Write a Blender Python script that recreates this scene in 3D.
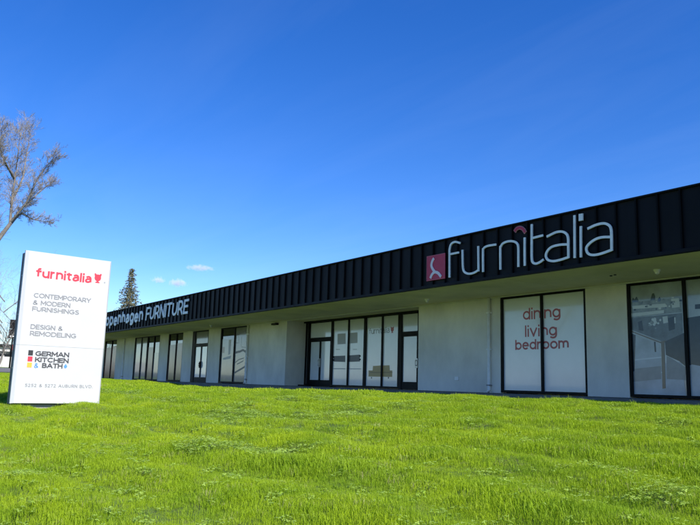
import bpy, bmesh, math, random
import numpy as np
from mathutils import Vector, Matrix

for o in list(bpy.data.objects):
    bpy.data.objects.remove(o, do_unlink=True)
scene = bpy.context.scene
col = scene.collection
R = math.radians
random.seed(7)

# ---------------------------------------------------------------- camera
FPX = 720.0                                   # focal length in pixels of a 700 x 525 frame
PITCH, ROLL, YAW = R(9.617), R(1.687), R(34.53)
EYE = 0.13                                    # eye height above the shop walkway (z = 0)
_cp, _sp, _cr, _sr = math.cos(PITCH), math.sin(PITCH), math.cos(ROLL), math.sin(ROLL)
_P = np.array([[1, 0, 0], [0, _cp, _sp], [0, -_sp, _cp]])
_Z = np.array([[_cr, -_sr, 0], [_sr, _cr, 0], [0, 0, 1]])
_W = np.array([[math.sin(YAW), math.cos(YAW), 0], [0, 0, -1.0], [-math.cos(YAW), math.sin(YAW), 0]]).T
_A = _W @ (_Z @ _P).T                          # camera (x right, y down, z forward) -> world
CAM = np.array([0, 0, EYE])
cam_d = bpy.data.cameras.new('camera')
cam = bpy.data.objects.new('camera', cam_d)
col.objects.link(cam)
cam_d.sensor_width = 36.0
cam_d.lens = 36.0 * FPX / 700.0
cam_d.clip_start, cam_d.clip_end = 0.1, 20000
m = np.eye(4)
m[:3, 0], m[:3, 1], m[:3, 2], m[:3, 3] = _A[:, 0], -_A[:, 1], -_A[:, 2], CAM
cam.matrix_world = Matrix(m.tolist())
scene.camera = cam

def ray(x, y):
    return _A @ np.array([(x - 350) / FPX, (y - 262.5) / FPX, 1.0])
def on_y(x, y, Y):
    d = ray(x, y)
    return CAM + d * (Y / d[1])
def at_dist(x, y, dist):
    d = ray(x, y)
    return Vector(CAM + d * (dist / math.hypot(d[0], d[1])))

# ---------------------------------------------------------------- sky, sun, exposure
SUN_AZ, SUN_EL = R(8.0), R(38.0)              # azimuth measured from +X towards +Y
world = bpy.data.worlds.new('World')
scene.world = world
world.use_nodes = True
wn, wl = world.node_tree.nodes, world.node_tree.links
wn.clear()
sky = wn.new('ShaderNodeTexSky')
sky.sky_type = 'NISHITA'
sky.sun_disc = False
sky.sun_elevation = SUN_EL
sky.sun_rotation = R(90) - SUN_AZ
sky.altitude = 0
sky.air_density = 1.0
sky.dust_density = 0.0
sky.ozone_density = 6.0
bg = wn.new('ShaderNodeBackground')
bg.inputs['Strength'].default_value = 0.11
wo = wn.new('ShaderNodeOutputWorld')
hs = wn.new('ShaderNodeHueSaturation')
hs.inputs['Saturation'].default_value = 1.26
hs.inputs['Hue'].default_value = 0.516
wl.new(sky.outputs[0], hs.inputs['Color'])
# faint high cirrus, laid out on a flat layer over the whole sky
wtc = wn.new('ShaderNodeTexCoord')
sx = wn.new('ShaderNodeSeparateXYZ'); wl.new(wtc.outputs['Generated'], sx.inputs[0])
mz = wn.new('ShaderNodeMath'); mz.operation = 'MAXIMUM'; mz.inputs[1].default_value = 0.06; wl.new(sx.outputs['Z'], mz.inputs[0])
dv = wn.new('ShaderNodeVectorMath'); dv.operation = 'DIVIDE'
cz = wn.new('ShaderNodeCombineXYZ')
for k in range(3): wl.new(mz.outputs[0], cz.inputs[k])
wl.new(wtc.outputs['Generated'], dv.inputs[0]); wl.new(cz.outputs[0], dv.inputs[1])
wmp = wn.new('ShaderNodeMapping'); wmp.inputs['Rotation'].default_value = (0, 0, R(28)); wmp.inputs['Scale'].default_value = (0.55, 2.2, 1)
wl.new(dv.outputs[0], wmp.inputs['Vector'])
wnz = wn.new('ShaderNodeTexNoise'); wnz.inputs['Scale'].default_value = 0.9; wnz.inputs['Detail'].default_value = 7
wnz.inputs['Roughness'].default_value = 0.58; wnz.inputs['Distortion'].default_value = 0.8
wl.new(wmp.outputs[0], wnz.inputs['Vector'])
wmr = wn.new('ShaderNodeMapRange'); wmr.inputs['From Min'].default_value = 0.42; wmr.inputs['From Max'].default_value = 0.80
wmr.inputs['To Max'].default_value = 0.022
wl.new(wnz.outputs['Fac'], wmr.inputs['Value'])
wmx = wn.new('ShaderNodeMix'); wmx.data_type = 'RGBA'
wl.new(wmr.outputs[0], wmx.inputs['Factor'])
wl.new(hs.outputs[0], wmx.inputs['A']); wmx.inputs['B'].default_value = (6.0, 7.2, 9.0, 1)
wl.new(wmx.outputs['Result'], bg.inputs['Color'])
wl.new(bg.outputs[0], wo.inputs['Surface'])

sun_d = bpy.data.lights.new('sun', 'SUN')
sun_d.energy = 4.0
sun_d.angle = R(0.53)
sun_d.color = (1.0, 0.955, 0.88)
sun = bpy.data.objects.new('sun', sun_d)
col.objects.link(sun)
sdir = Vector((math.cos(SUN_EL) * math.cos(SUN_AZ), math.cos(SUN_EL) * math.sin(SUN_AZ), math.sin(SUN_EL)))
sun.rotation_euler = sdir.to_track_quat('Z', 'Y').to_euler()
sun.location = (30, 0, 40)

vs = scene.view_settings
vs.view_transform = 'Standard'
vs.look = 'None'
vs.gamma = 1.0
vs.use_curve_mapping = False
vs.exposure = 0.82

# ---------------------------------------------------------------- helpers
def tag(o, label=None, cat=None, group=None, kind=None):
    if label: o['label'] = label
    if cat: o['category'] = cat
    if group: o['group'] = group
    if kind: o['kind'] = kind
    return o

def empty(name, loc=(0, 0, 0), rz=0.0, parent=None):
    o = bpy.data.objects.new(name, None)
    o.empty_display_size = 0.2
    col.objects.link(o)
    o.location = loc
    o.rotation_euler = (0, 0, rz)
    if parent: o.parent = parent
    return o

class MB:
    def __init__(s):
        s.v, s.f, s.m = [], [], []
    def add(s, vs_, fs, mi=0):
        b = len(s.v)
        s.v += [tuple(v) for v in vs_]
        s.f += [tuple(i + b for i in f) for f in fs]
        s.m += [mi] * len(fs)
        return s
    def box(s, x0, x1, y0, y1, z0, z1, mi=0):
        return s.add([(x0, y0, z0), (x1, y0, z0), (x1, y1, z0), (x0, y1, z0),
                      (x0, y0, z1), (x1, y0, z1), (x1, y1, z1), (x0, y1, z1)],
                     [(0, 3, 2, 1), (4, 5, 6, 7), (0, 1, 5, 4), (1, 2, 6, 5), (2, 3, 7, 6), (3, 0, 4, 7)], mi)
    def poly(s, pts, y0, y1, mi=0):
        """outline of (x, z) points, extruded along y"""
        n = len(pts)
        a = sum(pts[i][0] * pts[(i + 1) % n][1] - pts[(i + 1) % n][0] * pts[i][1] for i in range(n))
        if a < 0: pts = pts[::-1]
        v = [(p[0], y0, p[1]) for p in pts] + [(p[0], y1, p[1]) for p in pts]
        f = [tuple(range(n)), tuple(range(2 * n - 1, n - 1, -1))]
        f += [(i, i + n, (i + 1) % n + n, (i + 1) % n) for i in range(n)]
        return s.add(v, f, mi)
    def stroke(s, path, w, y0, y1, mi=0):
        """ribbon of width w along an (x, z) path, extruded along y"""
        P = [Vector(p) for p in path]
        n = len(P)
        L, Rr = [], []
        for i in range(n):
            t = (P[min(i + 1, n - 1)] - P[max(i - 1, 0)]).normalized()
            nn = Vector((-t.y, t.x)) * (w / 2)
            L.append(P[i] + nn); Rr.append(P[i] - nn)
        v = [(p.x, y0, p.y) for p in L] + [(p.x, y0, p.y) for p in Rr] + \
            [(p.x, y1, p.y) for p in L] + [(p.x, y1, p.y) for p in Rr]
        f = []
        for i in range(n - 1):
            f += [(i, i + n, i + n + 1, i + 1), (i + 2 * n, i + 1 + 2 * n, i + 1 + 3 * n, i + 3 * n),
                  (i, i + 1, i + 1 + 2 * n, i + 2 * n), (i + n, i + 3 * n, i + 1 + 3 * n, i + 1 + n)]
        f += [(0, 2 * n, 3 * n, n), (n - 1, 2 * n - 1, 4 * n - 1, 3 * n - 1)]
        return s.add(v, f, mi)
    def tube(s, pts, rad, sides=6, mi=0, cap=True):
        pts = [Vector(p) for p in pts]
        n = len(pts)
        v, f = [], []
        for i in range(n):
            t = (pts[min(i + 1, n - 1)] - pts[max(i - 1, 0)])
            t = t.normalized() if t.length > 1e-9 else Vector((0, 0, 1))
            a = t.cross(Vector((0, 0, 1)))
            if a.length < 0.15: a = t.cross(Vector((1, 0, 0)))
            a.normalize()
            b = t.cross(a)
            r = rad[i] if isinstance(rad, (list, tuple)) else rad
            for k in range(sides):
                an = 2 * math.pi * k / sides
                v.append(pts[i] + (a * math.cos(an) + b * math.sin(an)) * r)
        for i in range(n - 1):
            for k in range(sides):
                k2 = (k + 1) % sides
                f.append((i * sides + k, i * sides + k2, (i + 1) * sides + k2, (i + 1) * sides + k))
        if cap:
            f.append(tuple(range(sides - 1, -1, -1)))
            f.append(tuple((n - 1) * sides + k for k in range(sides)))
        return s.add(v, f, mi)
    def mesh(s, name):
        me = bpy.data.meshes.new(name)
        me.from_pydata(s.v, [], s.f)
        if any(s.m):
            me.polygons.foreach_set('material_index', s.m)
        me.update()
        return me
    def build(s, name, mats, parent=None, smooth=False, bevel=0.0, loc=None):
        me = s.mesh(name)
        for mt in (mats if isinstance(mats, (list, tuple)) else [mats]):
            me.materials.append(mt)
        if bevel:
            bm = bmesh.new(); bm.from_mesh(me)
            bmesh.ops.remove_doubles(bm, verts=bm.verts, dist=1e-5)
            bmesh.ops.bevel(bm, geom=bm.edges[:], offset=bevel, segments=2, profile=0.6, affect='EDGES')
            bm.to_mesh(me); bm.free()
        if smooth:
            me.polygons.foreach_set('use_smooth', [True] * len(me.polygons))
        o = bpy.data.objects.new(name, me)
        col.objects.link(o)
        if loc: o.location = loc
        if parent:
            o.parent = parent
        return o

def catmull(p, n=6):
    p = [Vector(q) for q in p]
    if len(p) < 3: return p
    q = [p[0] * 2 - p[1]] + p + [p[-1] * 2 - p[-2]]
    out = []
    for i in range(1, len(q) - 2):
        for k in range(n):
            t = k / n
            a, b, c, d = q[i - 1], q[i], q[i + 1], q[i + 2]
            out.append(0.5 * ((2 * b) + (c - a) * t + (2 * a - 5 * b + 4 * c - d) * t * t + (3 * b - a - 3 * c + d) * t ** 3))
    out.append(p[-1])
    return out

# ---- materials
MATS = {}
def mat(name, base, rough=0.6, spec=0.5, metal=0.0, coat=0.0, var=0.0, scale=3.0, bump=0.0, bscale=60.0,
        stretch=(1, 1, 1), dirt=None, subs=None, detail=6.0):
    if name in MATS: return MATS[name]
    M_ = bpy.data.materials.new(name)
    M_.use_nodes = True
    n, l = M_.node_tree.nodes, M_.node_tree.links
    b = n['Principled BSDF']
    b.inputs['Base Color'].default_value = (*base, 1)
    b.inputs['Roughness'].default_value = rough
    b.inputs['Specular IOR Level'].default_value = spec
    b.inputs['Metallic'].default_value = metal
    if coat:
        b.inputs['Coat Weight'].default_value = coat
        b.inputs['Coat Roughness'].default_value = 0.03
    tc = n.new('ShaderNodeTexCoord')
    geo = n.new('ShaderNodeNewGeometry')
    if var or dirt:
        mp = n.new('ShaderNodeMapping')
        mp.inputs['Scale'].default_value = stretch
        l.new(geo.outputs['Position'], mp.inputs['Vector'])
        nz = n.new('ShaderNodeTexNoise')
        nz.inputs['Scale'].default_value = scale
        nz.inputs['Detail'].default_value = detail
        nz.inputs['Roughness'].default_value = 0.6
        l.new(mp.outputs[0], nz.inputs['Vector'])
        mx = n.new('ShaderNodeMix'); mx.data_type = 'RGBA'
        rmp = n.new('ShaderNodeMapRange')
        rmp.inputs['From Min'].default_value = 0.3; rmp.inputs['From Max'].default_value = 0.7
        l.new(nz.outputs['Fac'], rmp.inputs['Value'])
        l.new(rmp.outputs[0], mx.inputs['Factor'])
        d = dirt or tuple(c * (1 - var) for c in base)
        mx.inputs['A'].default_value = (*d, 1)
        mx.inputs['B'].default_value = (*[min(1, c * (1 + var * 0.6)) for c in base], 1)
        l.new(mx.outputs['Result'], b.inputs['Base Color'])
        rr = n.new('ShaderNodeMapRange')
        rr.inputs['To Min'].default_value = min(1, rough * 1.25); rr.inputs['To Max'].default_value = rough * 0.85
        l.new(nz.outputs['Fac'], rr.inputs['Value'])
        l.new(rr.outputs[0], b.inputs['Roughness'])
    if bump:
        nb = n.new('ShaderNodeTexNoise')
        nb.inputs['Scale'].default_value = bscale
        nb.inputs['Detail'].default_value = 5
        l.new(geo.outputs['Position'], nb.inputs['Vector'])
        bp = n.new('ShaderNodeBump')
        bp.inputs['Strength'].default_value = bump
        bp.inputs['Distance'].default_value = 0.01
        l.new(nb.outputs['Fac'], bp.inputs['Height'])
        l.new(bp.outputs[0], b.inputs['Normal'])
    MATS[name] = M_
    return M_

STUCCO = mat('stucco', (0.75, 0.72, 0.635), 0.85, 0.3, var=0.16, scale=1.0, bump=0.5, bscale=45, stretch=(1.0, 1.0, 0.6))
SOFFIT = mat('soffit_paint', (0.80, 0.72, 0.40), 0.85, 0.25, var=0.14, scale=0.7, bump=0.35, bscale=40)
CHAR = mat('charcoal_metal', (0.005, 0.005, 0.0065), 0.55, 0.16, var=0.25, scale=2.0, stretch=(1, 1, 0.3))
CHARRIB = mat('charcoal_trim', (0.0025, 0.0025, 0.003), 0.6, 0.1, var=0.2, scale=3.0)
FRAME = mat('dark_bronze_frame', (0.004, 0.004, 0.0045), 0.5, 0.15, var=0.2, scale=4.0)
ROOFM = mat('roof_gravel', (0.30, 0.29, 0.27), 0.95, 0.2, var=0.2, scale=3, bump=0.5)
CONC = mat('concrete', (0.30, 0.29, 0.27), 0.9, 0.25, var=0.22, scale=1.6, bump=0.35, bscale=50)
PIPE = mat('pipe_paint', (0.86, 0.86, 0.84), 0.55, 0.4, var=0.10, scale=5.0)
FILMW = mat('window_film_white', (0.74, 0.76, 0.77), 0.10, 0.5, coat=0.5, var=0.08, scale=0.8)
FILMG = mat('window_film_grey', (0.27, 0.27, 0.27), 0.10, 0.4, coat=0.25, var=0.2, scale=0.9)
FILMR = mat('window_film_rosy', (0.17, 0.12, 0.11), 0.16, 0.3, coat=0.1, var=0.25, scale=1.0, stretch=(2, 2, 0.5))
FILMRED = mat('window_film_maroon', (0.17, 0.05, 0.045), 0.2, 0.25, coat=0.05, var=0.3, scale=1.0, stretch=(2, 2, 0.5))
DGLASS = mat('dark_glass', (0.018, 0.020, 0.022), 0.04, 0.5, coat=0.5)
INK = mat('ink_grey', (0.10, 0.10, 0.105), 0.4)
INKL = mat('ink_light_grey', (0.40, 0.41, 0.42), 0.4)
INKM = mat('ink_mid_grey', (0.20, 0.20, 0.205), 0.4)
INKRED = mat('ink_dusty_red', (0.42, 0.075, 0.08), 0.35)
SOFA = mat('ink_sofa_tan', (0.52, 0.35, 0.13), 0.4)
SOFA2 = mat('ink_sofa_shade', (0.36, 0.235, 0.09), 0.4)
STEEL = mat('brushed_steel', (0.40, 0.40, 0.39), 0.35, 0.5, metal=0.8)
LETW = mat('letter_white', (0.82, 0.82, 0.79), 0.45, 0.4, var=0.12, scale=6)
LETG = mat('letter_grey_white', (0.80, 0.81, 0.82), 0.45, 0.4, var=0.15, scale=6)
TILE = mat('logo_red', (0.52, 0.018, 0.06), 0.4, 0.4, var=0.08, scale=4)
SIGNW = mat('sign_white', (0.51, 0.515, 0.52), 0.42, 0.45, var=0.03, scale=1.5, bump=0.03, bscale=4)
SIGNG = mat('sign_cabinet_grey', (0.10, 0.105, 0.115), 0.6, 0.3, var=0.25, scale=5)
SREDT = mat('sign_red_text', (0.72, 0.03, 0.055), 0.45)
SGREY = mat('sign_grey_text', (0.22, 0.22, 0.23), 0.5)
SDARK = mat('sign_dark_text', (0.055, 0.055, 0.06), 0.5)
SBLK = mat('sign_black', (0.02, 0.02, 0.022), 0.5)
SYEL = mat('sign_yellow', (0.80, 0.40, 0.05), 0.5)
SBLUE = mat('sign_blue', (0.08, 0.25, 0.60), 0.5)
BARK = mat('bark_grey', (0.20, 0.18, 0.16), 0.9, 0.2, var=0.35, scale=9, bump=0.6, bscale=30)
BARKT = mat('twig_bark', (0.27, 0.245, 0.22), 0.9, 0.2, var=0.3, scale=4)
ASPH = mat('asphalt', (0.065, 0.065, 0.066), 0.9, 0.25, var=0.25, scale=0.6, bump=0.5, bscale=60)
PAINTW = mat('road_paint', (0.70, 0.70, 0.66), 0.8, var=0.25, scale=3)
ROADFAR = mat('old_asphalt', (0.16, 0.155, 0.15), 0.9, 0.25, var=0.2, scale=0.6, bump=0.4, bscale=50)
SAND = mat('pale_render', (0.55, 0.54, 0.50), 0.9, var=0.12, scale=0.5)
ROOFRED = mat('red_paint', (0.50, 0.05, 0.04), 0.6)

# ---------------------------------------------------------------- terrain
def sstep(t):
    t = max(0.0, min(1.0, t))
    return t * t * (3 - 2 * t)
LAWN_Y1 = 13.85
def height(x, y):
    a = 1 - (1 - max(0.0, min(1.0, y / 13.8))) ** 1.25
    b = 1 - (1 - max(0.0, min(1.0, -x / 32.0))) ** 1.6
    edge = -0.10 - 0.12 * sstep((-x - 17.5) / 4.5) * sstep((x + 36.5) / 5.0) + 0.05 * sstep((-x - 34) / 5.0)
    edge = edge * a - 0.09 * (1 - a)
    return edge - 1.20 * (1 - a) * (1 - b) + 1.1 * sstep((-x - 66) / 34.0)

def grid(name, xs, ys, zf, m_):
    v = [(x, y, zf(x, y)) for y in ys for x in xs]
    nx = len(xs)
    f = [(j * nx + i, j * nx + i + 1, (j + 1) * nx + i + 1, (j + 1) * nx + i)
         for j in range(len(ys) - 1) for i in range(nx - 1)]
    o = MB().add(v, f).build(name, m_, smooth=True)
    return o

def lawn_material(name, blade):
    M_ = bpy.data.materials.new(name)
    M_.use_nodes = True
    n, l = M_.node_tree.nodes, M_.node_tree.links
    b = n['Principled BSDF']
    b.inputs['Specular IOR Level'].default_value = 0.22
    b.inputs['Roughness'].default_value = 0.5
    geo = n.new('ShaderNodeNewGeometry')
    def noise(sc, det=4):
        z = n.new('ShaderNodeTexNoise')
        z.inputs['Scale'].default_value = sc; z.inputs['Detail'].default_value = det
        l.new(geo.outputs['Position'], z.inputs['Vector'])
        return z.outputs['Fac']
    def ramp(src, lo, hi):
        q = n.new('ShaderNodeMapRange')
        q.inputs['From Min'].default_value = lo; q.inputs['From Max'].default_value = hi
        l.new(src, q.inputs['Value'])
        return q.outputs[0]
    def mix(f, A, B):
        x = n.new('ShaderNodeMix'); x.data_type = 'RGBA'
        if isinstance(f, float): x.inputs['Factor'].default_value = f
        else: l.new(f, x.inputs['Factor'])
        for k, c in (('A', A), ('B', B)):
            if isinstance(c, tuple): x.inputs[k].default_value = (*c, 1)
            else: l.new(c, x.inputs[k])
        return x.outputs['Result']
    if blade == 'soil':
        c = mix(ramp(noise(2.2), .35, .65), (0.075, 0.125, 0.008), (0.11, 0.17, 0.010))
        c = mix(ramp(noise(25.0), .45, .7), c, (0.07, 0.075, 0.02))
    elif blade == 'verge':
        c = mix(ramp(noise(0.25), .35, .65), (0.13, 0.19, 0.035), (0.17, 0.22, 0.05))
        c = mix(ramp(noise(8.0), .45, .7), c, (0.10, 0.13, 0.03))
    else:
        oi = n.new('ShaderNodeObjectInfo')
        if blade == 'grass':
            c = mix(ramp(noise(0.35), .36, .64), (0.29, 0.44, 0.010), (0.43, 0.56, 0.014))
            c = mix(ramp(noise(2.0), .42, .68), c, (0.21, 0.36, 0.012))
            c = mix(ramp(oi.outputs['Random'], 0.0, 1.0), c, mix(0.5, c, (0.38, 0.50, 0.04)))
            c = mix(ramp(oi.outputs['Random'], 0.965, 0.99), c, (0.42, 0.40, 0.16))
        else:
            c = mix(ramp(oi.outputs['Random'], 0.0, 1.0), (0.24, 0.38, 0.03), (0.40, 0.55, 0.10))
    l.new(c, b.inputs['Base Color'])
    if blade in ('grass', 'clover'):
        tr = n.new('ShaderNodeBsdfTranslucent')
        l.new(mix(0.5, c, (0.36, 0.52, 0.015)), tr.inputs['Color'])
        ms = n.new('ShaderNodeMixShader')
        ms.inputs[0].default_value = 0.35 if blade == 'grass' else 0.2
        l.new(b.outputs[0], ms.inputs[1]); l.new(tr.outputs[0], ms.inputs[2])
        l.new(ms.outputs[0], n['Material Output'].inputs['Surface'])
    return M_

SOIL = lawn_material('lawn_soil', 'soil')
GRASSM = lawn_material('grass_blade', 'grass')
CLOVERM = lawn_material('clover_leaf', 'clover')
VERGE = lawn_material('verge_grass', 'verge')
PETAL = mat('petal_white', (0.75, 0.74, 0.66), 0.7)

gx = [-6000, -3000, -1500, -800, -400, -250, -180] + list(range(-140, 22, 2)) + [30, 60, 120, 300, 800, 2000, 6000]
gy = [-6000, -2500, -1000, -400, -150, -60, -30] + list(range(-24, 46, 2)) + [60, 90, 150, 300, 800, 2000, 6000]
ground = grid('ground', gx, gy, lambda x, y: height(x, y) - (0.17 if x > -78 else 0.02), VERGE)
ground['kind'] = 'structure'

def band(x, y):
    return (0.98 * y - 0.16 * x) * 5.6 + 1.1 * math.sin(x * 0.8 + 0.5 * y) + 0.7 * math.sin(1.9 * x - y)
def bumps(x, y):
    """gentle unevenness of the turf, with faint mower ridges"""
    s = 0.034 * math.sin(x * 1.9 + 1.3 * math.sin(y * 0.9)) * math.sin(y * 1.4 + 0.8 * math.sin(x * 0.7))
    s += 0.022 * math.sin(3.7 * x + 2.1 * y + 1.0) * math.sin(2.9 * y - 1.7 * x)
    s += 0.034 * math.sin(band(x, y))
    e = sstep(min((LAWN_Y1 - y) / 1.0, (y + 2.2) / 0.6))
    return s * e
lx = [-78 + 1.0 * i for i in range(48)] + [-30 + 0.16 * i for i in range(int(38 / 0.16))] + [8.08]
ly = [-2.2 + 0.16 * i for i in range(int((LAWN_Y1 + 2.2) / 0.16) + 1)] + [LAWN_Y1]
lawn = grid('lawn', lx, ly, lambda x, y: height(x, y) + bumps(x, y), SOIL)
lawn['kind'] = 'structure'

# walkway in front of the shops
wk = MB().box(-66.0, 6.0, LAWN_Y1 + 0.003, 17.30, -0.25, 0.0)
wk.box(-30.4, -20.6, 17.30, 18.50, -0.25, -0.002)
walk = wk.build('walkway', mat('walkway_concrete', (0.15, 0.145, 0.135), 0.9, 0.2, var=0.25, scale=1.6, bump=0.35, bscale=50))
walk['kind'] = 'structure'

# footpath, kerb and street in front of the lawn
def strip(name, y0, y1, dz, m_, th=None):
    xs = [-140 + 2 * i for i in range(86)]
    o = grid(name, xs, [y0, y1], lambda x, y: height(x, 0) + dz, m_)
    o['kind'] = 'structure'
    return o
strip('footpath', -4.0, -2.2, 0.004, CONC)
kb = MB()
for i in range(85):
    xa, xb = -140 + 2 * i, -138 + 2 * i
    za, zb = height(xa, 0), height(xb, 0)
    kb.add([(xa, -4.16, za - .15), (xb, -4.16, zb - .15), (xb, -4.16, zb + .008), (xa, -4.16, za + .008),
            (xa, -4.0, za + .008), (xb, -4.0, zb + .008)], [(0, 1, 2, 3), (3, 2, 5, 4)])
kerb = kb.build('kerb', CONC); kerb['kind'] = 'structure'
strip('street', -19.0, -4.16, -0.13, ASPH)
strip('lane_marking', -11.7, -11.58, -0.124, PAINTW)
# side street beyond the lawn
rd = grid('side_street', [-90, -88, -86, -84, -82, -80], [-30 + 2 * i for i in range(70)],
          lambda x, y: height(x, y) + 0.015, ROADFAR)
rd['kind'] = 'structure'

# ---------------------------------------------------------------- the showroom building
YW, YF, YR = 17.34, 14.235, 18.384            # wall face, fascia face, glazing of the recessed entrance
HW, HT = 3.10, 4.485                           # soffit and roof-edge heights
XL, XR = -66.0, 6.0
bld = empty('showroom_building', (-35, YW, 0))
tag(bld, 'long single-storey grey stucco showroom under a deep black ribbed metal canopy', 'building')
INV = Matrix.Translation((35, -YW, 0))
def part(mb, name, mats, parent=bld, **k):
    """build a piece given in world coordinates under a parent"""
    o = mb.build(name, mats, parent, **k)
    o.matrix_parent_inverse = parent.matrix_world.inverted() if parent is not bld else INV
    return o
ROOTS = {}
def sub(mb, name, mats, parent, **k):
    o = mb.build(name, mats, parent, **k)       # parts carry an identity basis, so only the root inverse counts
    return o

# walls between the openings
solid = [(-66.0, -60.3), (-57.17, -52.85), (-47.66, -46.06), (-43.55, -42.02), (-39.62, -37.96), (-34.62, -30.42),
         (-20.58, -16.48), (-13.15, -11.81), (-8.50, -4.0)]
for a, b in solid:
    w = MB().box(a, b, YW, YW + 0.28, -0.2, HW)
    part(w, 'wall', STUCCO)
part(MB().box(-30.65, -30.418, YW + 0.282, YR + 0.25, -0.2, HW), 'wall', STUCCO)
part(MB().box(-20.58, -20.33, YW + 0.282, YR + 0.25, -0.2, HW), 'wall', STUCCO)
part(MB().box(XL, XL + 0.28, YW + 0.282, 40, -0.2, HW), 'wall', STUCCO)
part(MB().box(XR - 0.28, XR, YW + 0.002, 40, -0.2, HW), 'wall', STUCCO)
part(MB().box(XL + 0.29, XR - 0.29, 39.7, 39.99, -0.2, HW), 'wall', STUCCO)
# dark interior backing behind the glass line is the solid core of the building
part(MB().box(XL + 0.3, XR - 0.3, 18.75, 18.9, -0.2, HW - 0.002), 'inner_wall', STUCCO)

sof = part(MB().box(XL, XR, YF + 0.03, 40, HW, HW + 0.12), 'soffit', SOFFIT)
roof = part(MB().box(XL + 0.05, XR - 0.05, YF + 0.06, 39.95, HW + 0.125, HT - 0.12), 'roof', ROOFM)
# soffit joints: thin battens
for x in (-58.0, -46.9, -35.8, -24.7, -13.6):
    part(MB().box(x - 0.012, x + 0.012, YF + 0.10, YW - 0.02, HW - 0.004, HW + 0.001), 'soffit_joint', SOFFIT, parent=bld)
part(MB().box(XL + .2, XR - .2, YW - 0.06, YW - 0.001, HW - 0.03, HW - 0.0005), 'wall_trim', STUCCO)
part(MB().box(-30.415, -20.585, YR - 0.10, YR + 0.1, HW - 0.07, HW - 0.0005), 'wall_trim', FRAME)

# ribbed metal fascia: every panel is a piece with its own raised rib
fas = part(MB().box(XL, XR, YF + 0.012, YF + 0.055, HW - 0.002, HT - 0.03), 'fascia', CHARRIB)
PW = 0.528
rib_me = None
pm = MB()
pm.box(0.012, PW - 0.012, -0.010, 0.011, 0.055, HT - HW - 0.042)                # pan
pm.add([(-0.026, 0.010, 0.055), (-0.020, -0.062, 0.055), (0.020, -0.062, 0.055), (0.026, 0.010, 0.055),
        (-0.026, 0.010, HT - HW - 0.042), (-0.020, -0.062, HT - HW - 0.042), (0.020, -0.062, HT - HW - 0.042), (0.026, 0.010, HT - HW - 0.042)],
       [(0, 1, 5, 4), (1, 2, 6, 5), (2, 3, 7, 6), (4, 5, 6, 7), (3, 2, 1, 0)], 1)
pme = pm.mesh('panel'); pme.materials.append(CHAR); pme.materials.append(CHARRIB)
x0 = -8.816
i0, i1 = math.ceil((XL - x0) / PW), math.floor((XR - x0) / PW)
rng = random.Random(3)
for i in range(i0, i1):
    o = bpy.data.objects.new('panel', pme)
    col.objects.link(o)
    o.parent = fas
    o.matrix_parent_inverse = Matrix.Identity(4)
    o.location = (x0 + i * PW, YF + rng.uniform(-0.004, 0.002), HW)
    o.rotation_euler = (rng.uniform(-.003, .003), 0, rng.uniform(-.006, .006))
part(MB().box(XL - 0.02, XR + 0.02, YF - 0.075, YF + 0.06, HW - 0.03, HW + 0.052), 'bottom_trim', CHAR, bevel=0.006)
part(MB().box(XL - 0.02, XR + 0.02, YF - 0.08, YF + 0.30, HT - 0.040, HT), 'roof_cap', CHAR, bevel=0.006)
for xe, s in ((XL, -1), (XR, 1)):
    part(MB().box(xe - 0.03, xe + 0.03, YF + 0.062, 39.9, HW, HT - 0.07), 'end_fascia', CHAR)

# downpipes
for x in (-16.92, -34.44, -55.06):
    p = part(MB().tube([(x, YW - 0.075, HW - 0.01), (x, YW - 0.075, 0.10), (x + 0.02, YW - 0.14, 0.03)], 0.052, 12), 'downpipe', PIPE, smooth=True)
    for z in (2.6, 1.4, 0.24):
        s_ = MB().box(x - 0.07, x + 0.07, YW - 0.13, YW - 0.001, z - 0.02, z + 0.02)
        sub(s_, 'strap', PIPE if z > .5 else INKM, p)

# small fittings under the canopy
for px, py in ((427, 299), (657, 269.5), (211, 325)):
    d = ray(px, py); t = (HW - EYE) / d[2]; P_ = CAM + d * t
    f_ = part(MB().tube([(P_[0], P_[1], HW + .01), (P_[0], P_[1], HW - 0.05)], [0.09, 0.075], 14), 'soffit_light', PIPE, smooth=False)
    sub(MB().tube([(P_[0], P_[1], HW - 0.045), (P_[0], P_[1], HW - 0.10), (P_[0], P_[1], HW - 0.12)], [0.055, 0.05, 0.02], 12), 'lamp', PIPE, f_)
for px, py in ((611, 275.5), (615, 274.5)):
    d = ray(px, py); t = (HW - EYE) / d[2]; P_ = CAM + d * t
    part(MB().tube([(P_[0], P_[1], HW + .01), (P_[0], P_[1], HW - 0.02)], 0.035, 10), 'soffit_vent', FRAME)
cm = part(MB().box(-31.75, -31.25, YW - 0.16, YW - 0.001, 2.93, 3.02), 'wall_light', FRAME, bevel=0.01)
part(MB().box(-18.6, -18.42, YW - .025, YW - .001, .38, .5), 'wall_outlet', PIPE, bevel=.006)

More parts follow.
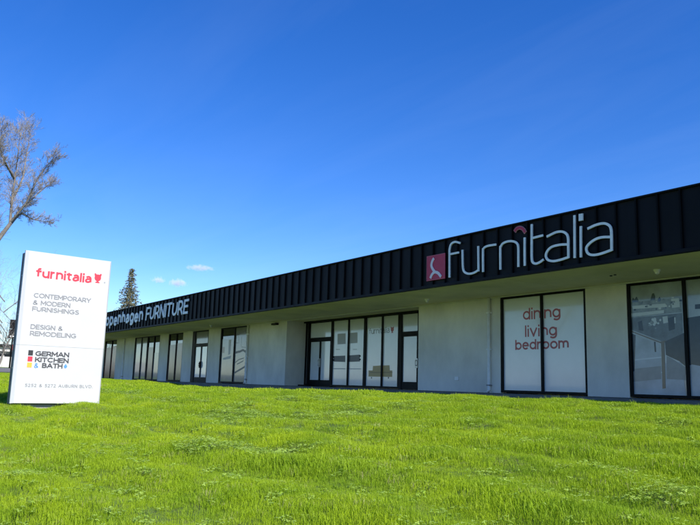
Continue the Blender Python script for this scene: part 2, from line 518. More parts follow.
# ---- glazing
FW = 0.085
def window(xs, Y, z0=0.03, z1=3.07, films=None, name='window', transom=None, tfilm=None, glass=DGLASS):
    """xs: mullion centre lines; films: list of (material, z0, z1) per pane"""
    fr = MB()
    ya, yb = Y + 0.02, Y + 0.12
    for i, x in enumerate(xs):
        x_a, x_b = (x, x + FW) if i == 0 else ((x - FW, x) if i == len(xs) - 1 else (x - FW / 2, x + FW / 2))
        fr.box(x_a, x_b, ya, yb, z0, z1)
    for i in range(len(xs) - 1):
        a = xs[i] + (FW if i == 0 else FW / 2); b = xs[i + 1] - (FW if i == len(xs) - 2 else FW / 2)
        fr.box(a, b, ya + .004, yb - .004, z0, z0 + 0.07)
        fr.box(a, b, ya + .004, yb - .004, z1 - 0.06, z1)
    w = part(fr, name, FRAME)
    for i in range(len(xs) - 1):
        a = xs[i] + (FW if i == 0 else FW / 2); b = xs[i + 1] - (FW if i == len(xs) - 2 else FW / 2)
        ff = films[i] if films else None
        full = ff and ff[1] is None
        tilt = rng.uniform(-.0035, .0035)
        pz0, pz1 = z0 + 0.07, z1 - 0.06
        p = MB().add([(a, Y + .075, pz0), (b, Y + .075 + tilt, pz0), (b, Y + .075 + tilt, pz1), (a, Y + .075, pz1),
                      (a, Y + .085, pz0), (b, Y + .085 + tilt, pz0), (b, Y + .085 + tilt, pz1), (a, Y + .085, pz1)],
                     [(0, 1, 2, 3), (7, 6, 5, 4), (0, 4, 5, 1), (3, 2, 6, 7), (0, 3, 7, 4), (1, 5, 6, 2)])
        sub(p, 'pane', ff[0] if full else glass, w)
        if ff and not full:
            sub(MB().box(a + .004, b - .004, Y + .068, Y + .0725, ff[1], ff[2]), 'film', ff[0], w)
    return w

PANEW1 = mat('window_film_blue_grey', (0.40, 0.44, 0.46), 0.08, 0.5, coat=0.5, var=0.3, scale=1.6)
W1 = window([-11.81, -10.17, -8.53], YW, films=[(PANEW1, None), (PANEW1, None)])
W2 = window([-16.48, -14.80, -13.15], YW, films=[(FILMW, None), (FILMW, None)])
W3 = window([-37.96, -36.20, -34.62], YW, films=[(FILMG, .1, 2.45), (FILMG, None)])
W4 = window([-46.06, -44.75, -43.55], YW, films=[(FILMR, .1, 2.35), (FILMR, .1, 2.42)])
W5 = window([-52.85, -51.45, -50.17], YW, films=[(FILMG, None), (FILMG, None)])
W5b = window([-50.165, -48.86, -47.66], YW, films=[(FILMR, .1, 2.3), (FILMG, .1, 1.9)])
W6 = window([-60.3, -58.55, -57.17], YW, films=[(FILMRED, .1, 2.5), (FILMRED, .1, 2.6)])
window([-4.0, -2.3, -0.6, 1.1, 2.8, 4.4, 5.72], YW)

# recessed entrance: fixed lights
E1 = window([-28.06, -26.72, -25.45], YR, films=[(FILMW, None), (FILMW, None)])
E2 = window([-25.445, -24.22, -23.06], YR, films=[(FILMW, None), (FILMW, None)])

def door_unit(x0_, x1_, Y, leaves, film, tfilm, zt=2.20, z1=3.07, kick=0.30, handle='bar', jambs=(0.10, 0.10)):
    """glazed door set: frame with transom light over one or two leaves"""
    fr = MB()
    ya, yb = Y + 0.02, Y + 0.13
    fr.box(x0_, x0_ + jambs[0], ya, yb, 0.0, z1)
    fr.box(x1_ - jambs[1], x1_, ya, yb, 0.0, z1)
    a, b = x0_ + jambs[0], x1_ - jambs[1]
    fr.box(a, b, ya + .004, yb - .004, z1 - 0.07, z1)
    fr.box(a, b, ya + .004, yb - .004, zt - 0.02, zt + 0.10)
    d = part(fr, 'entrance_door', FRAME)
    sub(MB().box(a, b, Y + .07, Y + .08, zt + 0.10, z1 - 0.07), 'transom_pane', tfilm, d)
    n = leaves
    wl_ = (b - a) / n
    for k in range(n):
        l0, l1 = a + k * wl_ + .004, a + (k + 1) * wl_ - .004
        st = 0.055
        lf = MB().box(l0, l0 + st, ya + .015, yb - .02, 0.012, zt - .025).box(l1 - st, l1, ya + .015, yb - .02, 0.012, zt - .025)
        lf.box(l0 + st, l1 - st, ya + .018, yb - .023, 0.012, kick).box(l0 + st, l1 - st, ya + .018, yb - .023, zt - .10, zt - .025)
        sub(lf, 'door_leaf', FRAME, d)
        sub(MB().box(l0 + st, l1 - st, Y + .07, Y + .08, kick, zt - .10), 'door_pane', film, d)
        hx = (l1 - st / 2) if k == 0 and n == 2 else (l0 + st / 2 if n == 2 else l1 - st / 2)
        if handle == 'bar':
            h_ = MB().tube([(hx, Y + .03, 1.25), (hx, Y - .04, 1.23), (hx, Y - .04, .97), (hx, Y + .03, .95)], 0.014, 8)
            h_.box(hx - .035, hx + .035, Y + .018, Y + .034, .90, 1.30)
            sub(h_, 'handle', STEEL, d)
        else:
            h_ = MB().box(hx - .075, hx + .075, Y - .005, Y + .034, .85, 1.22)
            h_.tube([(hx, Y, 1.15), (hx, Y - .05, 1.13), (hx, Y - .05, .95), (hx, Y, .93)], 0.016, 8)
            sub(h_, 'handle', STEEL if handle == 'plate' else FRAME, d)
    return d
D1 = door_unit(-30.10, -28.065, YR, 2, FILMW, FILMW, jambs=(0.10, 0.07))
D3 = door_unit(-23.055, -21.80, YR, 1, FILMW, FILMW, handle='plate', jambs=(0.16, 0.10))
D2 = door_unit(-42.02, -39.62, YW, 2, FILMW, FILMG, handle='dark', jambs=(0.40, 0.12))
window([-21.795, -20.585], YR, films=[(FILMW, None)])
window([-30.40, -30.105], YR, films=[(FILMG, None)])
part(MB().box(-30.39, -29.7, YR - 0.32, YR - 0.02, 0.0, 0.06), 'step', FRAME, bevel=0.01)

# ---- print on the panes (flat lettering and pictures)
LAYER = [0]
def px_poly(mb, pts, Y, layer, mi):
    LAYER[0] = (LAYER[0] + 1) % 40
    lay = layer * 0.0012 + LAYER[0] * 0.00002
    q = [on_y(x, y, Y) for x, y in pts]
    mb.poly([(p[0], p[2]) for p in q], Y - lay, Y - lay + 0.0009, mi)

def arc(cx, cy, rx, ry, a0, a1, n=12):
    return [(cx + rx * math.cos(R(a0 + (a1 - a0) * k / n)), cy + ry * math.sin(R(a0 + (a1 - a0) * k / n))) for k in range(n + 1)]
def cm(*p): return [tuple(q) for q in catmull([Vector(a) for a in p], 5)]
def ring(cx, cy, rx, ry, n=24): return arc(cx, cy, rx, ry, 90, 450, n)
GLYPH = {   # width, strokes; capitals are 1 high, small letters have an x-height of 0.72
    'A': (.92, [[(0, 0), (.46, 1)], [(.46, 1), (.92, 0)], [(.17, .3), (.75, .3)]]),
    'B': (.70, [[(0, 0), (0, 1)], [(0, 1)] + arc(.38, .765, .24, .235, 90, -90) + [(0, .53)], [(0, .53)] + arc(.42, .265, .28, .265, 90, -90) + [(0, 0)]]),
    'C': (.86, [arc(.5, .5, .5, .5, 46, 314, 20)]),
    'D': (.86, [[(0, 0), (0, 1)], [(0, 1)] + arc(.36, .5, .5, .5, 90, -90, 16) + [(0, 0)]]),
    'E': (.60, [[(0, 0), (0, 1)], [(0, 1), (.6, 1)], [(0, .52), (.54, .52)], [(0, 0), (.6, 0)]]),
    'F': (.58, [[(0, 0), (0, 1)], [(0, 1), (.58, 1)], [(0, .48), (.52, .48)]]),
    'G': (.92, [arc(.5, .5, .5, .5, 46, 320, 20), [(.9, .17), (.9, .46)], [(.58, .46), (.9, .46)]]),
    'H': (.74, [[(0, 0), (0, 1)], [(.74, 0), (.74, 1)], [(0, .52), (.74, .52)]]),
    'I': (.02, [[(0, 0), (0, 1)]]),
    'K': (.72, [[(0, 0), (0, 1)], [(0, .34), (.68, 1)], [(.26, .58), (.72, 0)]]),
    'L': (.54, [[(0, 0), (0, 1)], [(0, 0), (.54, 0)]]),
    'M': (.88, [[(0, 0), (0, 1)], [(0, 1), (.44, .3)], [(.44, .3), (.88, 1)], [(.88, 1), (.88, 0)]]),
    'N': (.74, [[(0, 0), (0, 1)], [(0, 1), (.74, 0)], [(.74, 0), (.74, 1)]]),
    'O': (1.0, [ring(.5, .5, .5, .5)]),
    'P': (.66, [[(0, 0), (0, 1)], [(0, 1)] + arc(.34, .69, .32, .31, 90, -90) + [(0, .38)]]),
    'R': (.70, [[(0, 0), (0, 1)], [(0, 1)] + arc(.34, .69, .32, .31, 90, -90) + [(0, .38)], [(.42, .38), (.70, 0)]]),
    'S': (.64, [cm((.60, .86), (.45, .98), (.24, .99), (.06, .86), (.08, .66), (.3, .54), (.5, .45), (.64, .28), (.57, .08), (.36, 0), (.14, .03), (0, .15))]),
    'T': (.74, [[(0, 1), (.74, 1)], [(.37, 0), (.37, 1)]]),
    'U': (.74, [[(0, 1)] + arc(.37, .37, .37, .37, 180, 360) + [(.74, 1)]]),
    'V': (.88, [[(0, 1), (.44, 0)], [(.44, 0), (.88, 1)]]),
    'Y': (.82, [[(0, 1), (.41, .42)], [(.82, 1), (.41, .42)], [(.41, .42), (.41, 0)]]),
    '&': (.84, [cm((.84, 0), (.53, .34), (.22, .66), (.2, .88), (.38, 1), (.56, .9), (.54, .72), (.3, .53), (.08, .36), (.04, .16), (.22, 0), (.48, .03), (.68, .2), (.78, .42))]),
    '2': (.62, [cm((.03, .80), (.12, .95), (.32, 1), (.54, .92), (.57, .70), (.40, .42), (.02, 0)), [(.02, 0), (.62, 0)]]),
    '5': (.62, [[(.56, 1), (.12, 1)], [(.12, 1), (.09, .58)], cm((.09, .58), (.3, .61), (.54, .51), (.61, .3), (.5, .07), (.25, 0), (.02, .1))]),
    '7': (.62, [[(0, 1), (.62, 1)], [(.62, 1), (.2, 0)]]),
    '.': (.04, [[(.0, .0), (.04, .0)]]),
    ' ': (.30, []),
    'a': (.53, [cm((.05, .61), (.24, .72), (.44, .67), (.52, .48), (.53, .2), (.53, 0)), cm((.52, .42), (.2, .40), (.02, .24), (.05, .06), (.22, 0), (.42, .07), (.53, .22))]),
    'b': (.62, [[(0, 0), (0, 1)], ring(.31, .36, .31, .36)]),
    'c': (.52, [arc(.34, .36, .34, .36, 48, 312, 14)]),
    'd': (.62, [[(.62, 0), (.62, 1)], ring(.31, .36, .31, .36)]),
    'e': (.62, [[(.02, .38), (.61, .38)] , arc(.31, .36, .31, .36, 4, 318, 18)]),
    'f': (.40, [cm((.42, .97), (.30, 1.0), (.19, .94), (.16, .78), (.16, .4), (.16, 0)), [(.02, .68), (.37, .68)]]),
    'g': (.62, [ring(.31, .36, .31, .36), cm((.62, .72), (.62, .3), (.62, -.02), (.52, -.22), (.3, -.28), (.06, -.2))]),
    'h': (.56, [cm((.05, 1.06), (.0, .95), (0, .5), (0, 0)), [(0, .42)] + arc(.28, .44, .28, .28, 165, 0, 10) + [(.56, 0)]]),
    'i': (.02, [[(.01, 0), (.01, .66)], [(.01, 1.0), (.01, 1.01)]]),
    'l': (.02, [[(.01, 0), (.01, 1)]]),
    'm': (.94, [[(0, 0), (0, .72)], [(0, .44)] + arc(.235, .46, .235, .26, 165, 0, 10) + [(.47, 0)], [(.47, .44)] + arc(.705, .46, .235, .26, 165, 0, 10) + [(.94, 0)]]),
    'n': (.56, [[(0, 0), (0, .72)], [(0, .42)] + arc(.28, .44, .28, .28, 165, 0, 10) + [(.56, 0)]]),
    'o': (.66, [ring(.33, .36, .33, .36)]),
    'p': (.62, [[(0, -.28), (0, .72)], ring(.31, .36, .31, .36)]),
    'r': (.34, [[(0, 0), (0, .72)], cm((0, .40), (.06, .60), (.18, .70), (.34, .71))]),
    't': (.38, [cm((.15, .93), (.15, .5), (.15, .2), (.22, .03), (.38, .03)), [(.0, .70), (.36, .70)]]),
    'u': (.56, [[(0, .72)] + arc(.28, .28, .28, .28, 180, 360) + [(.56, .28)], [(.56, 0), (.56, .72)]]),
    'v': (.58, [[(0, .72), (.29, 0)], [(.29, 0), (.58, .72)]]),
}
def lay_out(s, x0_, x1_, zb, zt, gap, shear=0.0):
    """strokes of every letter, fitted into x0..x1 and zb..zt (zt = height of capitals)"""
    tot = sum(GLYPH[c][0] for c in s) + gap * (len(s) - 1)
    sx, sz = (x1_ - x0_) / tot, zt - zb
    out, x = [], 0.0
    for c in s:
        out.append([[(x0_ + (x + px + shear * pz) * sx, zb + pz * sz) for px, pz in st] for st in GLYPH[c][1]])
        x += GLYPH[c][0] + gap
    return out
def letter_strokes(mb, strokes, w, y_back, depth):
    for k, st in enumerate(strokes):
        st = [Vector(p) for p in st]
        if len(st) == 2:
            e = (st[1] - st[0]).normalized() * (w * .5)
            st = [st[0] - e, st[1] + e]
        mb.stroke(st, w, y_back - depth - .0004 * k, y_back - .0001 * k)
def place_text(name, s, x0_, x1_, zb, zt, y0_, m_, parent, w=0.02, gap=0.2, shear=0.0, depth=0.003):
    mb = MB()
    for g in lay_out(s, x0_ + w / 2, x1_ - w / 2, zb + w / 2, zt - w / 2, gap, shear):
        letter_strokes(mb, g, w, y0_, depth)
    return mb.build(name, m_, parent)

PY = YW + 0.0748
for s, xa, xb, yb_, yt_ in (('dining', 523.0, 560.5, 320.0, 308.5), ('living', 525.0, 557.0, 337.0, 325.5), ('bedroom', 515.3, 568.8, 350.0, 340.0)):
    A_, B_ = on_y(xa, yb_, PY), on_y(xb, yb_, PY)
    xm = (xa + xb) / 2
    # each word crosses the mullion, so its two halves lie on two panes
    zb_ = on_y(xa, yb_, PY)[2]; 
    zt_ = on_y(xa, yt_ - 0.0, PY)[2]
    place_text('lettering', s, A_[0], B_[0], zb_, zt_, PY, INKRED, W2, w=0.056, gap=0.24)

# entrance prints
RY = YR + 0.0748
pr = MB()
for (x, w_) in ((341.5, 7.5), (353.5, 8.0)):
    px_poly(pr, [(x - 4, 334 - (x - 340) * .08), (x + 4, 333.4 - (x - 340) * .08), (x + 4, 344 - (x - 340) * .08), (x - 4, 344.6 - (x - 340) * .08)], RY, 1, 1)
px_poly(pr, [(333.5, 356), (345.2, 355.6), (345.2, 362.0), (333.5, 361.6)], RY, 1, 0)
px_poly(pr, [(348.4, 355.4), (360, 354.6), (360, 361.5), (348.4, 362.0)], RY, 1, 0)
for x, y in ((333.5, 357), (333.5, 360), (360, 356), (360, 359.5)):
    px_poly(pr, [(x - .8, y - .7), (x + .8, y - .7), (x + .8, y + .7), (x - .8, y + .7)], RY, 2, 3)
px_poly(pr, [(332.5, 368.2), (345.2, 368.4), (345.2, 369.2), (332.5, 369.0)], RY, 1, 1)
px_poly(pr, [(348.4, 368.4), (361.2, 368.6), (361.2, 369.4), (348.4, 369.2)], RY, 1, 1)
for x in (338, 355):
    px_poly(pr, [(x - 2, 349), (x + 2, 349), (x + 2, 349.7), (x - 2, 349.7)], RY, 1, 1)
pr1 = sub(pr, 'window_print', [INK, INKL, INKM, FRAME], E1)
pr = MB()
px_poly(pr, [(368.5, 370.5), (381, 370.5), (393.5, 370.5), (393.5, 377), (368.5, 376.5)], RY, 1, 0)
px_poly(pr, [(373, 366), (380, 365.5), (389.5, 365.3), (390, 371.5), (372.5, 371.5)], RY, 2, 0)
px_poly(pr, [(370, 371.8), (392.5, 371.8), (392.5, 373.0), (370, 373.0)], RY, 3, 1)
px_poly(pr, [(380.6, 365.6), (381.4, 365.6), (381.4, 372), (380.6, 372)], RY, 3, 1)
for x in (371.5, 388.5):
    px_poly(pr, [(x - .5, 377), (x + .5, 377), (x + .5, 378.6), (x - .5, 378.6)], RY, 1, 2)
sub(pr, 'window_print', [SOFA, SOFA2, INK], E2)
A_, B_ = on_y(369.0, 334.2, RY), on_y(389.5, 332.2, RY)
place_text('lettering', 'furnitalia', A_[0], B_[0], A_[2], A_[2] + 0.25, RY, INKM, E2, w=0.028)
def emblem(mb, cx, cz, w, h, y0, y1, mi=0):
    """small armchair-like mark: seat with two raised arms on a narrow foot"""
    pts = [(-.5, .5), (-.34, .5), (-.26, .40), (.26, .40), (.34, .5), (.5, .5), (.5, .32), (.44, .22), (.47, .0), (.40, -.16), (.22, -.28), (.12, -.30),
           (.12, -.36), (.30, -.40), (.30, -.5), (-.30, -.5), (-.30, -.40), (-.12, -.36), (-.12, -.30), (-.22, -.28), (-.40, -.16), (-.47, .0), (-.44, .22), (-.5, .32)]
    mb.poly([(cx + x * w, cz + z * h) for x, z in pts], y0, y1, mi)
em = MB(); C_ = on_y(392.3, 329.8, RY); emblem(em, C_[0], C_[2], 0.21, 0.26, RY - .003, RY - .0002)
sub(em, 'emblem', INKRED, E2)
# small notices on the doors
pr = MB()
rn = random.Random(11)
for xs_, ys_ in ((313, [351 + 3.2 * i for i in range(6)]), (324.6, [347 + 3.0 * i for i in range(8)])):
    for y in ys_:
        w_ = rn.uniform(.7, 1.7)
        px_poly(pr, [(xs_ - w_, y), (xs_ + w_, y), (xs_ + w_, y + .6), (xs_ - w_, y + .6)], RY, 1, 0)
px_poly(pr, [(311, 345.3), (315, 345.1), (315.2, 348), (311, 348.3)], RY, 1, 1)
sub(pr, 'door_notice', [INKL, mat('ink_teal', (0.06, 0.13, 0.13), .4)], D1)
pr = MB()
for y, w_, mi in ((345, .8, 0), (349, 1.2, 0), (353.6, .9, 1), (358.5, 1.6, 0), (362.5, 1.6, 0), (366.5, 1.3, 0), (370.5, .8, 1)):
    px_poly(pr, [(407.6 - w_, y), (407.6 + w_, y - .1), (407.6 + w_, y + .9), (407.6 - w_, y + 1)], RY, 1, mi)
sub(pr, 'door_notice', [INKL, FRAME], D3)

# dining-room picture printed on the large right-hand panes
PB = mat('print_pale', (0.62, 0.66, 0.68), 0.12, spec=.3, coat=.2, var=.12, scale=3)
PT = mat('print_table', (0.17, 0.20, 0.225), 0.12, spec=.3, coat=.2, var=.35, scale=4)
PW_ = mat('print_wood', (0.20, 0.165, 0.135), 0.12, spec=.3, coat=.2, var=.1, scale=9)
PD = mat('print_slate', (0.045, 0.065, 0.085), 0.12, spec=.3, coat=.2, var=.2, scale=4)
PG = mat('print_rug', (0.26, 0.285, 0.30), 0.12, spec=.3, coat=.2, var=.12, scale=5)
PLV = mat('print_leaf', (0.055, 0.075, 0.055), 0.12, coat=.6)
PF = mat('print_floor', (0.44, 0.48, 0.51), 0.12, spec=.3, coat=.2, var=.22, scale=2)
PM = mat('print_mid', (0.30, 0.34, 0.36), 0.12, spec=.3, coat=.2, var=.35, scale=7)
pr = MB()
px_poly(pr, [(630.0, 366), (681.8, 362), (686.0, 396.3), (631.5, 395.6)], PY, 1, 6)          # floor
px_poly(pr, [(629.6, 302), (680.5, 297.5), (681.5, 303), (681.8, 312), (629.9, 318)], PY, 1, 7)       # far furniture
px_poly(pr, [(632, 306), (665, 303.5), (667, 305.5), (667, 307), (633, 309)], PY, 2, 0)
px_poly(pr, [(630.2, 313.6), (664, 310), (664, 313.2), (630.2, 317)], PY, 2, 0)
px_poly(pr, [(671, 299), (679, 298), (680, 307), (672, 308)], PY, 2, 0)
px_poly(pr, [(630.3, 318), (682, 313), (683, 336), (667, 341), (661, 341), (631, 329.5)], PY, 2, 1)   # table top
rb = random.Random(8)                                                             # flowers
for k in range(16):
    bx_, by_ = 654.5 + rb.gauss(0, 3.2), 321.5 + rb.gauss(0, 2.6)
    r_ = rb.uniform(.7, 1.9)
    px_poly(pr, [(bx_ + r_ * rb.uniform(.7, 1.2) * math.cos(t_), by_ + r_ * rb.uniform(.7, 1.2) * math.sin(t_)) for t_ in (0, .9, 1.8, 2.7, 3.6, 4.5, 5.4)], PY, 3, 0 if k % 4 else 7)
for k in range(22):                                                               # clutter on the far sideboard
    bx_ = rb.uniform(631, 680); by_ = 306.5 - (bx_ - 631) * .09 + rb.uniform(-6, 4)
    w_, h_ = rb.uniform(.6, 2.6), rb.uniform(.6, 2.2)
    px_poly(pr, [(bx_, by_), (bx_ + w_, by_ - .2), (bx_ + w_, by_ + h_), (bx_, by_ + h_)], PY, 3, rb.choice((0, 0, 1, 3, 5, 7)))
for k in range(5):                                                                # light streaks on the floor
    y_ = 352 + 7.5 * k
    px_poly(pr, [(633 + k * .3, y_), (660 + k, y_ - 3), (661 + k, y_ - 1.6), (633.5 + k * .3, y_ + 1.2)], PY, 2, 0 if k % 2 else 6)
px_poly(pr, [(662.5, 316.8), (667.5, 316), (668.2, 322.5), (663.5, 323.5)], PY, 3, 0)
px_poly(pr, [(674.2, 317.5), (675.6, 317.4), (675.8, 323.2), (674.4, 323.4)], PY, 3, 0)
px_poly(pr, [(651, 297.5), (652.3, 293.6), (654, 293.2), (655.2, 296.5), (655, 300), (650.5, 300.5)], PY, 3, 5)
px_poly(pr, [(632, 300), (633, 297.5), (634.5, 299.5), (636.5, 296.5), (638.5, 300), (638, 302), (632.5, 302.5)], PY, 3, 5)
px_poly(pr, [(658, 299), (659.5, 296.5), (661, 299.5), (660.5, 301.5), (658.2, 301.5)], PY, 3, 5)
px_poly(pr, [(630.6, 330.5), (660, 341.6), (666, 340.5), (667, 341.8), (661, 343.4), (645, 337.2), (631, 331.7)], PY, 3, 2)  # table edge
px_poly(pr, [(632, 334), (660, 344.8), (661, 366), (632.5, 369)], PY, 1, 6)
px_poly(pr, [(632.5, 369), (661, 366), (661.5, 379), (632.8, 382)], PY, 2, 4)                 # rug
px_poly(pr, [(631.4, 333.5), (635.6, 335), (634.6, 371), (632.6, 372)], PY, 3, 3)             # chair, left
px_poly(pr, [(638, 322), (642, 320.5), (643.5, 331), (639, 330)], PY, 3, 3)             # chair backs
px_poly(pr, [(668, 318), (674, 316.5), (675, 329), (669, 331)], PY, 4, 3)
px_poly(pr, [(654, 341.5), (655.6, 342.0), (656.3, 352), (654.8, 352)], PY, 3, 3)             # far leg
px_poly(pr, [(661.2, 343.0), (664.4, 342.2), (665.8, 388.3), (662.6, 388.8)], PY, 4, 2)       # near leg
px_poly(pr, [(665, 341.5), (684, 333), (685.2, 366), (679, 361), (670, 357), (666, 355)], PY, 3, 3)    # upholstery
px_poly(pr, [(666.5, 356), (670, 357.5), (685.2, 367), (685.4, 380), (667, 379)], PY, 2, 4)
sub(pr, 'window_print', [PB, PT, PW_, PD, PG, PLV, PF, PM], W1)
pr = MB()
px_poly(pr, [(686.2, 318), (699, 316), (740, 312), (742, 372), (700, 366), (692, 364.5), (688.3, 366)], PY, 1, 1)
px_poly(pr, [(695, 304.5), (740, 300), (740, 307), (695, 309)], PY, 1, 1)
px_poly(pr, [(688.3, 366), (692, 364.5), (700, 366), (742, 372), (744, 400), (689.8, 396.6)], PY, 1, 2)
sub(pr, 'window_print', [PB, PD, PF], W1)

# line drawing on the panes beside the left door
pr = MB()
def px_line(mb, pts, w, Y, mi=0, layer=1):
    q = [on_y(x, y, Y) for x, y in pts]
    mb.stroke([(p[0], p[2]) for p in q], w, Y - .0012 * layer, Y - .0012 * (layer - 1) - .0002, mi)
px_line(pr, [(235.6, 335.2), (247.2, 330.5)], .10, PY)
px_line(pr, [(234.6, 372.8), (246, 366)], .10, PY)
px_line(pr, [(235.6, 352.5), (240, 351.5), (243, 350.0), (246, 352)], .12, PY)
px_line(pr, [(235.2, 362.5), (239, 359.5), (243.8, 358.0), (243.2, 361), (237, 364.2)], .05, PY)
px_line(pr, [(238.6, 333), (239, 343), (236.5, 343)], .04, PY, 1)
px_line(pr, [(241.5, 337), (241.2, 347), (246.8, 347.5)], .04, PY, 1)
sub(pr, 'window_print', [INK, INKL], W3)
pr = MB()
px_poly(pr, [(222, 347), (224.5, 347), (224.3, 353), (221.9, 353)], PY - .008, 1, 0)
px_poly(pr, [(223, 358), (231, 355.5), (230.6, 358.5), (223.2, 360)], PY - .008, 1, 1)
px_poly(pr, [(229, 340), (231.2, 339.6), (230.2, 354), (228.2, 355)], PY - .008, 1, 1)
sub(pr, 'window_print', [FILMR, INKL], W3)

# ---------------------------------------------------------------- illuminated-letter sign on the fascia
LY0, LY1 = YF - 0.092, YF - 0.058
def crop_px(pts, ox, oy, sc=8.0714):
    return [(ox + x / sc, oy + y / sc) for x, y in pts]
def fas_xz(pts):
    return [(p[0], p[2]) for p in (on_y(x, y, LY0) for x, y in pts)]
sg = empty('shop_sign', (-13.3, YF, 3.2))
tag(sg, 'thin white furnitalia letters with red square chair logo on the black fascia', 'sign')
SGI = Matrix.Translation((13.3, -YF, -3.2))
def sgpart(mb, name, m_, parent=sg, **k):
    o = mb.build(name, m_, parent, **k)
    if parent is sg: o.matrix_parent_inverse = SGI
    return o
LWID = 0.058
letters = [
    [((420, 225), [(235, 424), (235, 250), (236, 195), (250, 153), (282, 136), (322, 145)]), ((420, 225), [(238, 236), (312, 221)])],
    [((420, 225), [(340, 200), (341, 270), (344, 345), (356, 378), (390, 393), (432, 386), (466, 366)]), ((420, 225), [(467, 170), (468, 270), (469, 374)])],
    [((475, 215), [(62, 460), (61, 330), (62, 268)]), ((475, 215), [(64, 274), (78, 259), (110, 247), (168, 238)])],
    [((475, 215), [(202, 441), (201, 330), (201, 250)]), ((475, 215), [(203, 256), (222, 230), (262, 213), (305, 212), (336, 228), (346, 262), (347, 340), (347, 419)])],
    [((475, 215), [(398, 181), (398, 300), (399, 410)])],
    [((475, 215), [(455, 74), (455, 200), (455, 340), (463, 380), (488, 392), (520, 381), (551, 359)]), ((475, 215), [(456, 187), (547, 164)])],
    [((520, 210), [(214, 215), (285, 181), (335, 174), (370, 190), (385, 225), (387, 300), (388, 388)]),
     ((520, 210), [(385, 277), (315, 281), (252, 299), (216, 334), (206, 371), (222, 401), (262, 412), (315, 404), (388, 381)])],
    [((520, 210), [(437, 42), (438, 200), (439, 387)])],
    [((520, 210), [(488, 130), (488, 250), (489, 382)])],
    [((560, 205), [(220, 191), (290, 160), (350, 148), (390, 161), (409, 195), (413, 280), (414, 370)]),
     ((560, 205), [(410, 257), (325, 262), (262, 289), (216, 332), (211, 366), (230, 395), (272, 403), (330, 392), (415, 362)])],
]
for ch in letters:
    mb = MB()
    for k, ((ox, oy), pts) in enumerate(ch):
        path = catmull([Vector(p) for p in fas_xz(crop_px(pts, ox, oy))], 7) if len(pts) > 2 else [Vector(p) for p in fas_xz(crop_px(pts, ox, oy))]
        mb.stroke(path, LWID, LY0 + 0.002 * k, LY1)
    sgpart(mb, 'letter', LETW)
mb = MB(); mb.stroke([Vector(p) for p in fas_xz(crop_px([(489, 30), (489, 86)], 520, 210))], 0.115, LY0, LY1); sgpart(mb, 'letter_dot', LETW)
arc = [Vector(p) for p in fas_xz(crop_px([(316, 134), (332, 112), (358, 102), (384, 112), (404, 143)], 475, 215))]
mb = MB(); mb.stroke(catmull(arc, 7), 0.10, LY0 + .01, LY1); ao = sgpart(mb, 'accent_arc', mat('arc_pink', (0.50, 0.20, 0.20), .5))
mb = MB(); mb.stroke(catmull(arc, 7)[1:-1], 0.062, LY0 - .002, LY0 + .0098); sgpart(mb, 'arc_face', TILE, parent=ao)
tp = fas_xz(crop_px([(50, 252), (198, 226), (201, 430), (52, 455)], 420, 225))
tx0, tx1 = (tp[0][0] + tp[3][0]) / 2, (tp[1][0] + tp[2][0]) / 2
tz0, tz1 = (tp[2][1] + tp[3][1]) / 2, (tp[0][1] + tp[1][1]) / 2
tl = sgpart(MB().box(tx0, tx1, LY0 + 0.01, LY1, tz0, tz1), 'logo_tile', TILE, bevel=0.008)
mb = MB()
for t_, (x, z) in enumerate(((tx0, 0), (tx1, 0))): pass
fb = 0.018
mb.box(tx0 + .005, tx1 - .005, LY0 + .004, LY0 + .0098, tz1 - fb - .005, tz1 - .005).box(tx0 + .005, tx1 - .005, LY0 + .004, LY0 + .0098, tz0 + .005, tz0 + fb + .005)
mb.box(tx0 + .005, tx0 + fb + .005, LY0 + .004, LY0 + .0098, tz0 + fb + .006, tz1 - fb - .006).box(tx1 - fb - .005, tx1 - .005, LY0 + .004, LY0 + .0098, tz0 + fb + .006, tz1 - fb - .006)
sgpart(mb, 'tile_rim', mat('rim_rose', (0.50, 0.10, 0.14), .5), parent=tl)
mb = MB()
for k, pts in enumerate(([(112, 268), (97, 298), (93, 332), (107, 362), (120, 380)], [(84, 430), (96, 402), (118, 381), (146, 388), (170, 418)])):
    mb.stroke(catmull([Vector(p) for p in fas_xz(crop_px(pts, 420, 225))], 7), 0.085, LY0 - .006 - .002 * k, LY0 + .0097)
sgpart(mb, 'logo_figure', mat('figure_pink', (0.78, 0.66, 0.67), .5), parent=tl)

# second sign: bold channel letters
cs = empty('furniture_sign', (-42, YF, 3.2))
tag(cs, 'rounded copenhagen FURNITURE letters in grey white on the ribbed fascia', 'sign')
CSI = Matrix.Translation((42, -YF, -3.2))
def channel_word(word, x_a, x_b, zb, zt, w, gap, shear, jit=0.0):
    jr = random.Random(5)
    for g in lay_out(word, x_a, x_b, zb, zt, gap, shear):
        dz, sc = jr.uniform(-jit, jit), 1 + jr.uniform(-jit, jit)
        g = [[(x, zb + (z - zb) * sc + dz) for x, z in st] for st in g]
        mb = MB()
        letter_strokes(mb, g, w, LY1, LY1 - LY0)
        o = mb.build('letter', LETG, cs); o.matrix_parent_inverse = CSI
channel_word('copenhagen', -50.2, -42.15, 3.58, 4.20, 0.155, 0.36, 0.05, 0.045)
channel_word('FURNITURE', -41.5, -35.25, 3.55, 4.19, 0.125, 0.30, 0.10)

